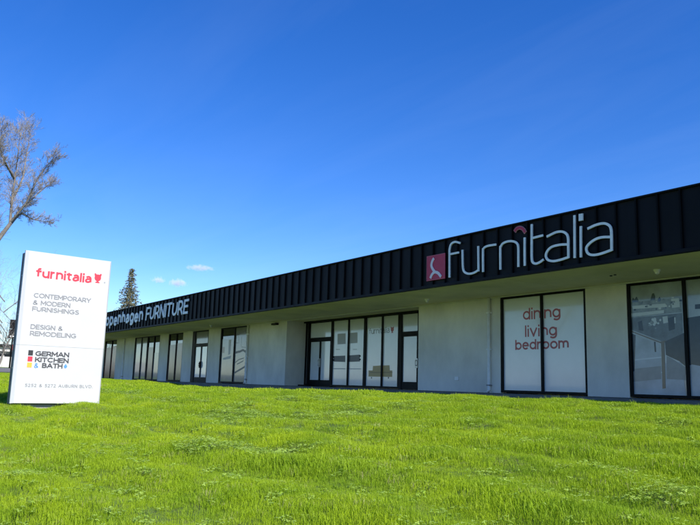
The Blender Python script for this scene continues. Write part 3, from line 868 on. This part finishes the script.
# ---------------------------------------------------------------- monument sign on the lawn
S0 = (-13.788, 2.429)
SD = (-0.09977, 0.99501)
SRZ = math.atan2(SD[1], SD[0])
SZ0, SZ1, SWD = -0.365, 2.345, 1.585
ms = empty('monument_sign', (S0[0], S0[1], -0.45), SRZ)
tag(ms, 'tall white monument sign with dark grey sides standing on the lawn', 'sign')
def on_sign(x, y, off=0.0):
    d = ray(x, y)
    A2 = np.array([[d[0], -SD[0]], [d[1], -SD[1]]])
    t, u = np.linalg.solve(A2, np.array(S0))
    return u, EYE + d[2] * t + 0.45                 # local x and z
def L(z): return z + 0.45
FOLD = L(0.655)
# local axes: x along the face, y into the sign, z up
MBx = MB().box(0.03, SWD - 0.03, 0.075, 0.32, L(SZ0) - 0.02, L(SZ1) - 0.02)
MBx.build('cabinet', SIGNG, ms, bevel=0.012)
MB().box(0.12, SWD - 0.12, 0.10, 0.29, -0.15, L(SZ0) - 0.015).build('plinth', CONC, ms)
def face_panel(z0, z1, y_f, name):
    e = 0.055
    mb = MB()
    o_ = [(0, z0), (SWD, z0), (SWD, z1), (0, z1)]
    i_ = [(e, z0 + (0.008 if name != 'upper_panel' else 0.0)), (SWD - 0.03, z0 + (.008 if name != 'upper_panel' else 0.0)), (SWD - 0.03, z1 - (.02 if name == 'upper_panel' else 0.0)), (e, z1 - (.02 if name == 'upper_panel' else 0.0))]
    v = [(x, 0.072, z) for x, z in o_] + [(x, y_f + 0.03, z) for x, z in o_] + [(x, y_f, z) for x, z in i_]
    f = [(8, 9, 10, 11), (3, 2, 1, 0)]
    for k in range(4):
        k2 = (k + 1) % 4
        f += [(k + 4, k2 + 4, k2 + 8, k + 8), (k, k2, k2 + 4, k + 4)]
    mb.add(v, f)
    return mb.build(name, SIGNW, ms)
face_panel(FOLD + 0.0005, L(SZ1), 0.0, 'upper_panel')
face_panel(L(SZ0), FOLD - 0.0005, 0.004, 'lower_panel')
for z in (0.25, 1.2, 1.9):
    MB().tube([(0.025, 0.19, L(z)), (0.045, 0.19, L(z))], 0.012, 8).build('fixing_screw', STEEL, ms)

def sign_line(s, xa, xb, yb, yt, m_, bold, spacing=0.24, face=0.0, name='lettering'):
    """(xa, yb) baseline start and (xb) end on the photo; yt: cap top at the start"""
    u0, z0 = on_sign(xa, yb)
    _, z1 = on_sign(xa, yt)
    # find the end of the line along the horizontal through z0
    best = min((abs(on_sign(xb, yb + k * .1)[1] - z0), on_sign(xb, yb + k * .1)[0]) for k in range(-20, 100))
    return place_text(name, s, u0, best[1], z0, z1, face - 0.0005, m_, ms, w=bold, gap=spacing, depth=0.003)
sign_line('furnitalia', 35.4, 91.2, 277.0, 267.4, SREDT, 0.034, 0.27)
mb = MB()
ue0, ze0 = on_sign(93.9, 282.6); ue1, ze1 = on_sign(101.6, 274.0)
emblem(mb, (ue0 + ue1) / 2, (ze0 + ze1) / 2, ue1 - ue0, ze1 - ze0, -0.0035, -0.0005)
mb.build('emblem', SREDT, ms)
ur, zr = on_sign(104.6, 282.6)
place_text('registered_mark', 'o', ur - .013, ur + .013, zr - .013, zr + .020, -0.0005, SGREY, ms, w=.006)
sign_line('CONTEMPORARY', 33.6, 90.7, 297.4, 292.7, SGREY, 0.0160)
sign_line('& MODERN', 32.6, 70.1, 304.5, 299.8, SGREY, 0.0160)
sign_line('FURNISHINGS', 32.0, 78.8, 310.9, 306.2, SGREY, 0.0160)
sign_line('DESIGN &', 30.3, 62.6, 328.8, 324.0, SGREY, 0.0160)
sign_line('REMODELING', 29.7, 76.0, 335.5, 330.7, SGREY, 0.0160)
LF = 0.004
for (xa, xb, ya, yb, m_) in ((28.1, 33.3, 350.3, 355.3, SBLK), (27.5, 32.7, 356.5, 361.3, SREDT), (26.8, 32.1, 362.6, 367.3, SYEL)):
    a_ = on_sign(xa, yb); b_ = on_sign(xb, ya)
    MB().box(a_[0], b_[0], LF - .0035, LF - .0005, a_[1], b_[1]).build('colour_square', m_, ms)
sign_line('GERMAN', 35.2, 69.0, 355.9, 350.9, SDARK, 0.0205, face=LF)
sign_line('KITCHEN', 34.8, 68.5, 361.9, 356.9, SDARK, 0.0205, face=LF)
sign_line('&', 33.9, 38.2, 367.9, 362.9, SBLUE, 0.0145, face=LF)
sign_line('BATH', 41.8, 62.4, 367.9, 362.9, SDARK, 0.0205, face=LF)
a_ = on_sign(65.6, 366.0)
MB().poly([(a_[0] + .030 * math.sin(t) * (1 if math.cos(t) < .2 else .55 * (1.3 - math.cos(t))), a_[1] + .042 * math.cos(t)) for t in [i * math.pi / 8 for i in range(16)]],
          LF - .0035, LF - .0005).build('drop_mark', SBLUE, ms)
sign_line('5252 & 5272 AUBURN BLVD.', 24.8, 92.6, 386.8, 383.6, mat('sign_pale_text', (0.26, 0.26, 0.27), .5), 0.0095, 0.38, face=LF)

# ---------------------------------------------------------------- trees
def grow(mb, p, d, length, r, level, rn, maxlev, up=0.25, thin=None, spread=0.6):
    """recursive bare branch"""
    n = max(3, int(4 + length))
    pts, rad = [p], [r]
    dd = d.normalized()
    q = p.copy()
    kids = []
    for i in range(n):
        dd = (dd + Vector((rn.gauss(0, .13), rn.gauss(0, .13), rn.gauss(0, .10) + up * 0.10))).normalized()
        q = q + dd * (length / n)
        pts.append(q.copy()); rad.append(max(0.0028, r * (1 - 0.80 * (i + 1) / n)))
        kids.append((q.copy(), dd.copy(), rad[-1], (i + 1) / n))
    tgt = thin if (thin is not None and level >= 2) else mb
    tgt.tube(pts, rad, 7 if level == 0 else (5 if level == 1 else 3), cap=False)
    if level >= maxlev: return
    nk = {0: 7, 1: 8, 2: 7, 3: 7}.get(level, 4)
    for k in range(nk):
        t = (k + rn.uniform(.2, 1.0)) / nk
        t = max(0.18, min(1.0, t))
        idx = min(len(kids) - 1, int(t * n))
        kp, kd, kr, _ = kids[idx]
        a = kd.orthogonal().normalized()
        a.rotate(Matrix.Rotation(rn.uniform(0, 2 * math.pi), 3, kd))
        nd = (kd * 0.75 + a * spread * rn.uniform(.7, 1.3) + Vector((0, 0, up * .5))).normalized()
        grow(mb, kp, nd, length * rn.uniform(.36, .58) * (1.15 - 0.35 * t), max(0.004, kr * 0.50), level + 1, rn, maxlev, up, thin, spread)

def bare_tree(name, base, limbs, trunk, label, seed, maxlev=3, group=None):
    """trunk: list of (point, radius); limbs: list of ([points], r0)"""
    t = empty(name, base)
    tag(t, label, 'tree', group)
    iv = Matrix.Translation(-Vector(base))
    rn = random.Random(seed)
    tk, th = MB(), MB()
    tk.tube([q[0] for q in trunk], [q[1] for q in trunk], 10, cap=False)
    for pts, r0 in limbs:
        P = catmull([Vector(q) for q in pts], 5)
        n = len(P)
        rr = [max(0.010, r0 * (0.9 - 0.76 * i / (n - 1))) for i in range(n)]
        tk.tube(P, rr, 7, cap=False)
        ln = sum((P[i + 1] - P[i]).length for i in range(n - 1))
        for i in range(2, n):
            tt = (P[i] - P[i - 1]).normalized()
            for c in range(2 if i < n - 1 else 4):
                a = tt.orthogonal().normalized()
                a.rotate(Matrix.Rotation(rn.uniform(0, 2 * math.pi), 3, tt))
                nd = (tt * 0.8 + a * rn.uniform(.4, .9) + Vector((0, 0, .12))).normalized()
                grow(th, P[i].copy(), nd, ln * rn.uniform(.10, .22), rr[i] * 0.34, 2, rn, maxlev + 1, 0.3, th)
    o = tk.build('trunk', BARK, t, smooth=True); o.matrix_parent_inverse = iv
    o = th.build('crown', BARKT, t); o.matrix_parent_inverse = iv
    return t

TD = 27.0
tb = at_dist(-46, 392, TD)
tb.z = height(tb.x, tb.y) - 0.05
def tp_(x, y, dd=0.0): return at_dist(x, y, TD + dd)
fork = tp_(10, 224)
trunk = [(tb, 0.24), (tp_(-43, 350), 0.18), (tp_(-34, 300), 0.145), (tp_(-18, 262), 0.105), (tp_(0, 237), 0.075), (fork, 0.062)]
limbs = [
    ([fork, tp_(12, 200, .2), tp_(15, 178, .3), tp_(18, 154, .2), tp_(20, 134, .4)], .058),
    ([tp_(10.5, 222), tp_(26, 203, -.4), tp_(36, 182, -.7), tp_(45, 168, -.8), tp_(53, 159, -1.0)], .045),
    ([tp_(9, 226), tp_(21, 214, .5), tp_(32, 219, 1.0), tp_(46, 222, 1.3)], .05),
    ([tp_(17, 213, -.2), tp_(30, 201, .6), tp_(42, 190, 1.0), tp_(50, 184, 1.2)], .042),
    ([tp_(12, 200, .2), tp_(22, 180, 1.0), tp_(26, 158, 1.5), tp_(30, 134, 1.8)], .05),
    ([tp_(14, 178, .3), tp_(4, 160, -.6), tp_(0, 146, -1.0), tp_(2, 132, -1.2)], .05),
    ([tp_(-18, 262), tp_(-14, 220, -1), tp_(-8, 180, -1.4), tp_(-6, 158, -1.6), tp_(-8, 140, -1.4)], .085),
    ([tp_(-34, 300), tp_(-44, 250, .8), tp_(-50, 200, 1.2), tp_(-46, 160, 1.2), tp_(-48, 132, 1.2)], .10),
    ([tp_(-36, 305), tp_(-66, 255, -.5), tp_(-88, 210, -.9), tp_(-100, 165, -1.2)], .09),
    ([tp_(-18, 262), tp_(-22, 225, 1.2), tp_(-26, 190, 2.0), tp_(-22, 150, 2.4)], .075),
]
bare_tree('bare_tree', tuple(tb), limbs, trunk, 'leafless tree with spreading grey branches behind the white monument sign', 21, 3)

def generic_bare(px, dist, h, seed, label, group):
    b = at_dist(px, 372, dist)
    b.z = height(b.x, b.y) - .1
    t = empty('bare_tree', b)
    tag(t, label, 'tree', group)
    rn = random.Random(seed)
    tk, th = MB(), MB()
    grow(tk, Vector((0, 0, 0)), Vector((rn.gauss(0, .05), rn.gauss(0, .05), 1)), h * .62, h * .009, 0, rn, 3, .35, th, .75)
    for k in range(5):
        a = rn.uniform(0, 6.28)
        grow(tk, Vector((0, 0, h * (.22 + .08 * k))), Vector((math.cos(a), math.sin(a), .9)), h * .42, h * .0045, 1, rn, 4, .35, th, .7)
    tk.build('trunk', BARK, t, smooth=True)
    th.build('crown', BARKT, t)
    return t
generic_bare(-3, 78, 13.0, 4, 'leafless tree on the near side of the grey side street', 'bare trees beyond the lawn')
generic_bare(9, 104, 10.5, 9, 'taller hazy leafless tree behind the low white boundary wall', 'bare trees beyond the lawn')
generic_bare(3, 112, 9.0, 14, 'smaller hazy leafless tree beside the low pale building', 'bare trees beyond the lawn')

# conifer behind the far end of the shops
NEEDLE = mat('conifer_needles', (0.17, 0.165, 0.10), 0.75, 0.25, var=0.5, scale=1.3, dirt=(0.085, 0.095, 0.05))
cb = at_dist(123.5, 375, 92)
cb.z = height(cb.x, cb.y) - .1
cd = at_dist(123.5, 266, 92)
CH = cd.z - cb.z
ct = empty('conifer', cb)
tag(ct, 'narrow evergreen conifer rising behind the far end of the shops', 'tree')
tk = MB(); tk.tube([(0, 0, 0), (0.05, 0, CH * .5), (0, .03, CH * .97)], [.28, .15, .02], 8, cap=False)
rn = random.Random(31)
nd = MB()
z = 1.6
while z < CH * 0.985:
    k = 1 - z / CH
    reach = 0.12 + 3.9 * k ** 0.92
    nb = 5 if k > .2 else 4
    a0 = rn.uniform(0, 6.28)
    for b in range(nb):
        a = a0 + b * 6.283 / nb + rn.uniform(-.35, .35)
        rl = reach * rn.uniform(.5, 1.18)
        tip = Vector((math.cos(a) * rl, math.sin(a) * rl, z - rl * rn.uniform(.05, .28)))
        mid = Vector((math.cos(a) * rl * .5, math.sin(a) * rl * .5, z + .05))
        org = Vector((0, 0, z))
        tk.tube([org, mid, tip], [.035, .02, .006], 3, cap=False)
        ncl = int(5 + rl * 8)
        for c in range(ncl):
            t = rn.uniform(.12, 1.0)
            q = (org.lerp(mid, t * 2) if t < .5 else mid.lerp(tip, t * 2 - 1))
            q = q + Vector((rn.gauss(0, .10), rn.gauss(0, .10), rn.gauss(-.05, .09))) * (0.5 + rl * .35)
            for s in range(4):
                u = Vector((rn.gauss(0, 1), rn.gauss(0, 1), rn.gauss(0, .7))).normalized()
                w = u.orthogonal().normalized()
                w.rotate(Matrix.Rotation(rn.uniform(0, 6.28), 3, u))
                l_ = rn.uniform(.13, .30); ww = rn.uniform(.03, .06)
                nd.add([q - w * ww, q + u * l_, q + w * ww], [(0, 1, 2)])
    z += rn.uniform(.20, .34)
tk.build('trunk', BARK, ct, smooth=True)
nd.build('crown', NEEDLE, ct)

# ---------------------------------------------------------------- things across the side street
def gz(x, y): return height(x, y)
bp_ = at_dist(8, 366, 118)
fb_ = empty('roadside_building', (bp_.x, bp_.y, gz(bp_.x, bp_.y) - .1), R(90))
tag(fb_, 'low pale building with red sign band across the side street', 'building')
MB().box(-14, 10, 0, 9, 0, 3.2).build('wall', SAND, fb_)
MB().box(-14.4, 10.4, -.5, 9.4, 3.2, 3.55).build('roof', FRAME, fb_)
MB().box(.1, 1.3, -.62, -.52, 2.6, 3.5).build('sign_band', ROOFRED, fb_)
for k in range(6):
    w_ = MB().box(-12.5 + 3.6 * k, -10.3 + 3.6 * k, -.04, .02, .5, 2.5).build('window', FRAME, fb_)
    MB().box(-12.4 + 3.6 * k, -10.4 + 3.6 * k, -.05, -.041, .6, 2.4).build('pane', DGLASS, w_)
pw = at_dist(3, 366, 99)
wl_ = empty('white_wall', (pw.x, pw.y, gz(pw.x, pw.y) - .1), R(90))
tag(wl_, 'low white boundary wall beyond the grey side street', 'wall')
for k in range(8):
    MB().box(-16 + 4 * k, -12.15 + 4 * k, 0, .2, 0, 1.35).build('panel', SAND, wl_)
    MB().box(-12.15 + 4 * k, -12.0 + 4 * k, -.06, .26, 0, 1.5).build('post', SAND, wl_)
ps = at_dist(9.6, 366, 92)
rs = empty('pylon_sign', (ps.x, ps.y, gz(ps.x, ps.y) - .05), R(90) + .15)
tag(rs, 'black two-part roadside sign box on a pole beyond the lawn', 'sign')
MB().tube([(0, 0, 0), (0, 0, 5.6)], .09, 10).build('pole', FRAME, rs, smooth=True)
MB().box(-.42, .42, -.14, .14, 4.55, 5.6).build('sign_box', FRAME, rs, bevel=.02)
MB().box(-.46, .40, -.13, .13, 3.45, 4.50).build('sign_box', FRAME, rs, bevel=.02)
MB().box(-.36, .36, -.155, -.142, 3.6, 3.75).build('stripe', PAINTW, rs)

# ---------------------------------------------------------------- small clouds
def cloud(px, py, wpx, hpx, dens, seed, label):
    D_ = 2600.0
    c = at_dist(px, py, D_)
    s = D_ / FPX * 1.03
    me = bpy.data.meshes.new('cloud')
    bm = bmesh.new()
    bmesh.ops.create_icosphere(bm, subdivisions=3, radius=1.0)
    bm.to_mesh(me); bm.free()
    M_ = bpy.data.materials.new('cloud_vapour')
    M_.use_nodes = True
    n, l = M_.node_tree.nodes, M_.node_tree.links
    n.remove(n['Principled BSDF'])
    pv = n.new('ShaderNodeVolumePrincipled')
    pv.inputs['Color'].default_value = (1, 1, 1, 1)
    pv.inputs['Anisotropy'].default_value = -0.45
    tc = n.new('ShaderNodeTexCoord')
    ln = n.new('ShaderNodeVectorMath'); ln.operation = 'LENGTH'
    l.new(tc.outputs['Object'], ln.inputs[0])
    mp = n.new('ShaderNodeMapping'); mp.inputs['Location'].default_value = (seed * 3.1, seed, 0)
    mp.inputs['Scale'].default_value = (1, 2.4, 0.9)
    l.new(tc.outputs['Object'], mp.inputs['Vector'])
    nz = n.new('ShaderNodeTexNoise'); nz.inputs['Scale'].default_value = 1.7; nz.inputs['Detail'].default_value = 4
    l.new(mp.outputs[0], nz.inputs['Vector'])
    a = n.new('ShaderNodeMath'); a.operation = 'MULTIPLY_ADD'; a.inputs[1].default_value = -1.15; a.inputs[2].default_value = 0.42
    l.new(ln.outputs['Value'], a.inputs[0])
    b = n.new('ShaderNodeMath'); b.operation = 'MULTIPLY_ADD'; b.inputs[1].default_value = 1.5
    l.new(nz.outputs['Fac'], b.inputs[0]); l.new(a.outputs[0], b.inputs[2])
    c2 = n.new('ShaderNodeMapRange'); c2.inputs['From Min'].default_value = 0.25; c2.inputs['From Max'].default_value = 0.9
    c2.inputs['To Max'].default_value = dens
    l.new(b.outputs[0], c2.inputs['Value'])
    l.new(c2.outputs[0], pv.inputs['Density'])
    l.new(pv.outputs[0], n['Material Output'].inputs['Volume'])
    me.materials.append(M_)
    o = bpy.data.objects.new('cloud', me); col.objects.link(o)
    o.location = c
    o.scale = (wpx * s * .62, wpx * s * .62, hpx * s * .62)
    o.rotation_euler = (0, 0, math.atan2(c.y, c.x))
    tag(o, label, 'cloud')
cloud(158.5, 279.8, 13, 6.5, 0.03, 1, 'smallest white puff of cloud, above the copenhagen letters')
cloud(178, 283, 18, 8, 0.032, 2, 'round white cloud low over the black roof edge')
cloud(200.5, 268, 27, 5.5, 0.022, 5, 'flat thin streak of white cloud above the two puffs')

# ---------------------------------------------------------------- turf: grass blades and clover
src = bpy.data.collections.new('turf_sources')          # not linked to the scene: only instanced
def tuft(seed, n, rad, hmin, hmax, wid, lean, m_):
    rn = random.Random(seed)
    mb = MB()
    for i in range(n):
        a, rr = rn.uniform(0, 6.283), rad * math.sqrt(rn.random())
        bx, by = rr * math.cos(a), rr * math.sin(a)
        h = rn.uniform(hmin, hmax)
        fa = rn.uniform(0, 6.283)
        dx, dy = math.cos(fa), math.sin(fa)
        ln = rn.uniform(.15, 1.0) * lean * h
        w = wid * rn.uniform(.7, 1.3) / 2
        px_, py_ = -dy * w, dx * w
        v = [(bx - px_, by - py_, -.015), (bx + px_, by + py_, -.015),
             (bx + dx * ln * .35 + px_ * .8, by + dy * ln * .35 + py_ * .8, h * .6),
             (bx + dx * ln * .35 - px_ * .8, by + dy * ln * .35 - py_ * .8, h * .6),
             (bx + dx * ln, by + dy * ln, h * rn.uniform(.86, 1.0))]
        mb.add(v, [(0, 1, 2, 3), (3, 2, 4)])
    me = mb.mesh('grass_tuft'); me.materials.append(m_)
    o = bpy.data.objects.new('grass_tuft', me); src.objects.link(o)
    return o
def clover(seed, n, rad):
    rn = random.Random(seed)
    mb = MB()
    for i in range(n):
        a, rr = rn.uniform(0, 6.283), rad * math.sqrt(rn.random())
        c = Vector((rr * math.cos(a), rr * math.sin(a), rn.uniform(.03, .065)))
        tl_ = Vector((rn.gauss(0, .25), rn.gauss(0, .25), 1)).normalized()
        x_ = tl_.orthogonal().normalized(); y_ = tl_.cross(x_)
        s = rn.uniform(.008, .014)
        a0 = rn.uniform(0, 2)
        for k in range(3):
            an = a0 + k * 2.094
            u = x_ * math.cos(an) + y_ * math.sin(an); w = x_ * -math.sin(an) + y_ * math.cos(an)
            mb.add([c, c + u * s * .8 + w * s * .62, c + u * s * 1.5 + w * s * .35, c + u * s * 1.5 - w * s * .35, c + u * s * .8 - w * s * .62], [(0, 1, 2, 3, 4)])
        mb.add([c, c + x_ * .0012, Vector((c.x, c.y, -.01))], [(0, 1, 2)])
    me = mb.mesh('clover_clump'); me.materials.append(CLOVERM)
    o = bpy.data.objects.new('clover_clump', me); src.objects.link(o)
tufts = [tuft(100 + i, 40, .085, .024, .050, .0024, 1.0, GRASSM) for i in range(5)]
NT = 5
tall = [tuft(200 + i, 14, .045, .05, .10, .0036, .55, GRASSM) for i in range(2)]
for i in range(2): clover(300 + i, 11, .085)
far_t = [tuft(400 + i, 26, .16, .035, .07, .010, .8, GRASSM) for i in range(2)]
# collection children are picked in alphabetical order, so give them ordered names
order = tufts + tall + [o for o in src.objects if o.name.startswith('clover')] + far_t
for i, o in enumerate(order): o.name = 'turf_%02d' % i
# indices: 0-4 lawn tufts, 5-6 tall tufts, 7-8 clover, 9-10 coarse far tufts

rg = np.random.default_rng(5)
def vnoise(x, y, sc, seed):
    g = np.random.default_rng(seed).random((64, 64))
    u, v = x * sc + 100, y * sc + 100
    i, j = np.floor(u).astype(int), np.floor(v).astype(int)
    fu, fv = u - i, v - j
    fu, fv = fu * fu * (3 - 2 * fu), fv * fv * (3 - 2 * fv)
    q = lambda a, b: g[a % 64, b % 64]
    return (q(i, j) * (1 - fu) + q(i + 1, j) * fu) * (1 - fv) + (q(i, j + 1) * (1 - fu) + q(i + 1, j + 1) * fu) * fv
def visible(x, y, z, pad):
    p = np.stack([x, y, z - EYE], 1) @ _A
    u = 350 + FPX * p[:, 0] / np.maximum(p[:, 2], .01); v = 262.5 + FPX * p[:, 1] / np.maximum(p[:, 2], .01)
    return (p[:, 2] > 0.5) & (u > -pad) & (u < 700 + pad) & (v < 525 + pad)
hv = np.vectorize(height); bv = np.vectorize(bumps)
PTS, IDX, SCL = [], [], []
def scatter(n, x0_, x1_, y0_, y1_, dmin, dmax, kind, pad=380):
    x = rg.uniform(x0_, x1_, n); y = rg.uniform(y0_, y1_, n)
    d = np.hypot(x, y)
    keep = (d > dmin) & (d <= dmax)
    keep &= visible(x, y, np.full_like(x, -.3), pad) | (d < 5)
    x, y, d = x[keep], y[keep], d[keep]
    cl = 0.55 * vnoise(x, y, .55, 1) + .45 * vnoise(x, y, 2.1, 2)
    if kind == 'lawn':
        hgt = .36 + 1.05 * (.4 * vnoise(x, y, .8, 3) + .35 * vnoise(x, y, 2.6, 4) + .35 * vnoise(x, y, 6.0, 8))
        hgt *= 1 + .28 * np.sin(np.vectorize(band)(x, y) + .9)
        idx = rg.integers(0, NT, len(x))
        s = hgt * rg.uniform(.8, 1.2, len(x))
        ct_ = cl + .10 * np.clip((-.6 * x - y) / 6, -.6, 1) > .62
        s = np.where(ct_, s * .72, s)
        isc = (ct_ & (rg.random(len(x)) < .34)) | (rg.random(len(x)) < .035)
        idx = np.where(isc, 7 + rg.integers(0, 2, len(x)), idx)
        s = np.where(isc, rg.uniform(.55, 1.0, len(x)), s)
        tl = (~isc) & (rg.random(len(x)) < .02)
        idx = np.where(tl, 5 + rg.integers(0, 2, len(x)), idx)
    else:
        idx = 9 + rg.integers(0, 2, len(x))
        s = (.6 + .7 * vnoise(x, y, .8, 3)) * rg.uniform(.8, 1.2, len(x))
    z = hv(x, y) + bv(x, y)
    PTS.append(np.stack([x, y, z], 1)); IDX.append(idx); SCL.append(s)
scatter(95000, -12, 4, -2, 11, 0.5, 9.5, 'lawn')
scatter(130000, -22, 4, -2, LAWN_Y1, 9.5, 19.5, 'lawn')
scatter(80000, -78, 4, -2, LAWN_Y1, 19.5, 80, 'far')
PTS = np.concatenate(PTS); IDX = np.concatenate(IDX).astype(np.int32); SCL = np.concatenate(SCL).astype(np.float32)
# keep the turf out of the sign's footprint
lx_ = (PTS[:, 0] - S0[0]) * SD[0] + (PTS[:, 1] - S0[1]) * SD[1]
ly_ = -(PTS[:, 0] - S0[0]) * SD[1] + (PTS[:, 1] - S0[1]) * SD[0]
kp = ~((lx_ > .05) & (lx_ < SWD - .05) & (ly_ > .04) & (ly_ < .33))
PTS, IDX, SCL = PTS[kp], IDX[kp], SCL[kp]
N = len(PTS)
gm = bpy.data.meshes.new('grass')
gm.vertices.add(N)
gm.vertices.foreach_set('co', PTS.astype(np.float32).ravel())
at = gm.attributes.new('pick', 'INT', 'POINT'); at.data.foreach_set('value', IDX)
at = gm.attributes.new('size', 'FLOAT', 'POINT'); at.data.foreach_set('value', SCL)
rot = np.stack([rg.normal(0, .10, N), rg.normal(0, .10, N), rg.uniform(0, 6.283, N)], 1).astype(np.float32)
at = gm.attributes.new('turn', 'FLOAT_VECTOR', 'POINT'); at.data.foreach_set('vector', rot.ravel())
grass = bpy.data.objects.new('grass', gm)
col.objects.link(grass)
tag(grass, 'short bright green grass and clover covering the sloping lawn', 'grass', kind='stuff')
ng = bpy.data.node_groups.new('turf_scatter', 'GeometryNodeTree')
ng.interface.new_socket('Geometry', in_out='INPUT', socket_type='NodeSocketGeometry')
ng.interface.new_socket('Geometry', in_out='OUTPUT', socket_type='NodeSocketGeometry')
gi, go = ng.nodes.new('NodeGroupInput'), ng.nodes.new('NodeGroupOutput')
ci = ng.nodes.new('GeometryNodeCollectionInfo')
ci.inputs['Collection'].default_value = src
ci.inputs['Separate Children'].default_value = True
ci.inputs['Reset Children'].default_value = True
ip = ng.nodes.new('GeometryNodeInstanceOnPoints')
ip.inputs['Pick Instance'].default_value = True
def attr(nm, ty):
    a = ng.nodes.new('GeometryNodeInputNamedAttribute'); a.data_type = ty
    a.inputs['Name'].default_value = nm
    return a.outputs['Attribute']
e2r = ng.nodes.new('FunctionNodeEulerToRotation')
ng.links.new(attr('turn', 'FLOAT_VECTOR'), e2r.inputs[0])
ng.links.new(gi.outputs[0], ip.inputs['Points'])
ng.links.new(ci.outputs[0], ip.inputs['Instance'])
ng.links.new(attr('pick', 'INT'), ip.inputs['Instance Index'])
ng.links.new(e2r.outputs[0], ip.inputs['Rotation'])
ng.links.new(attr('size', 'FLOAT'), ip.inputs['Scale'])
ng.links.new(ip.outputs[0], go.inputs[0])
md = grass.modifiers.new('turf', 'NODES'); md.node_group = ng
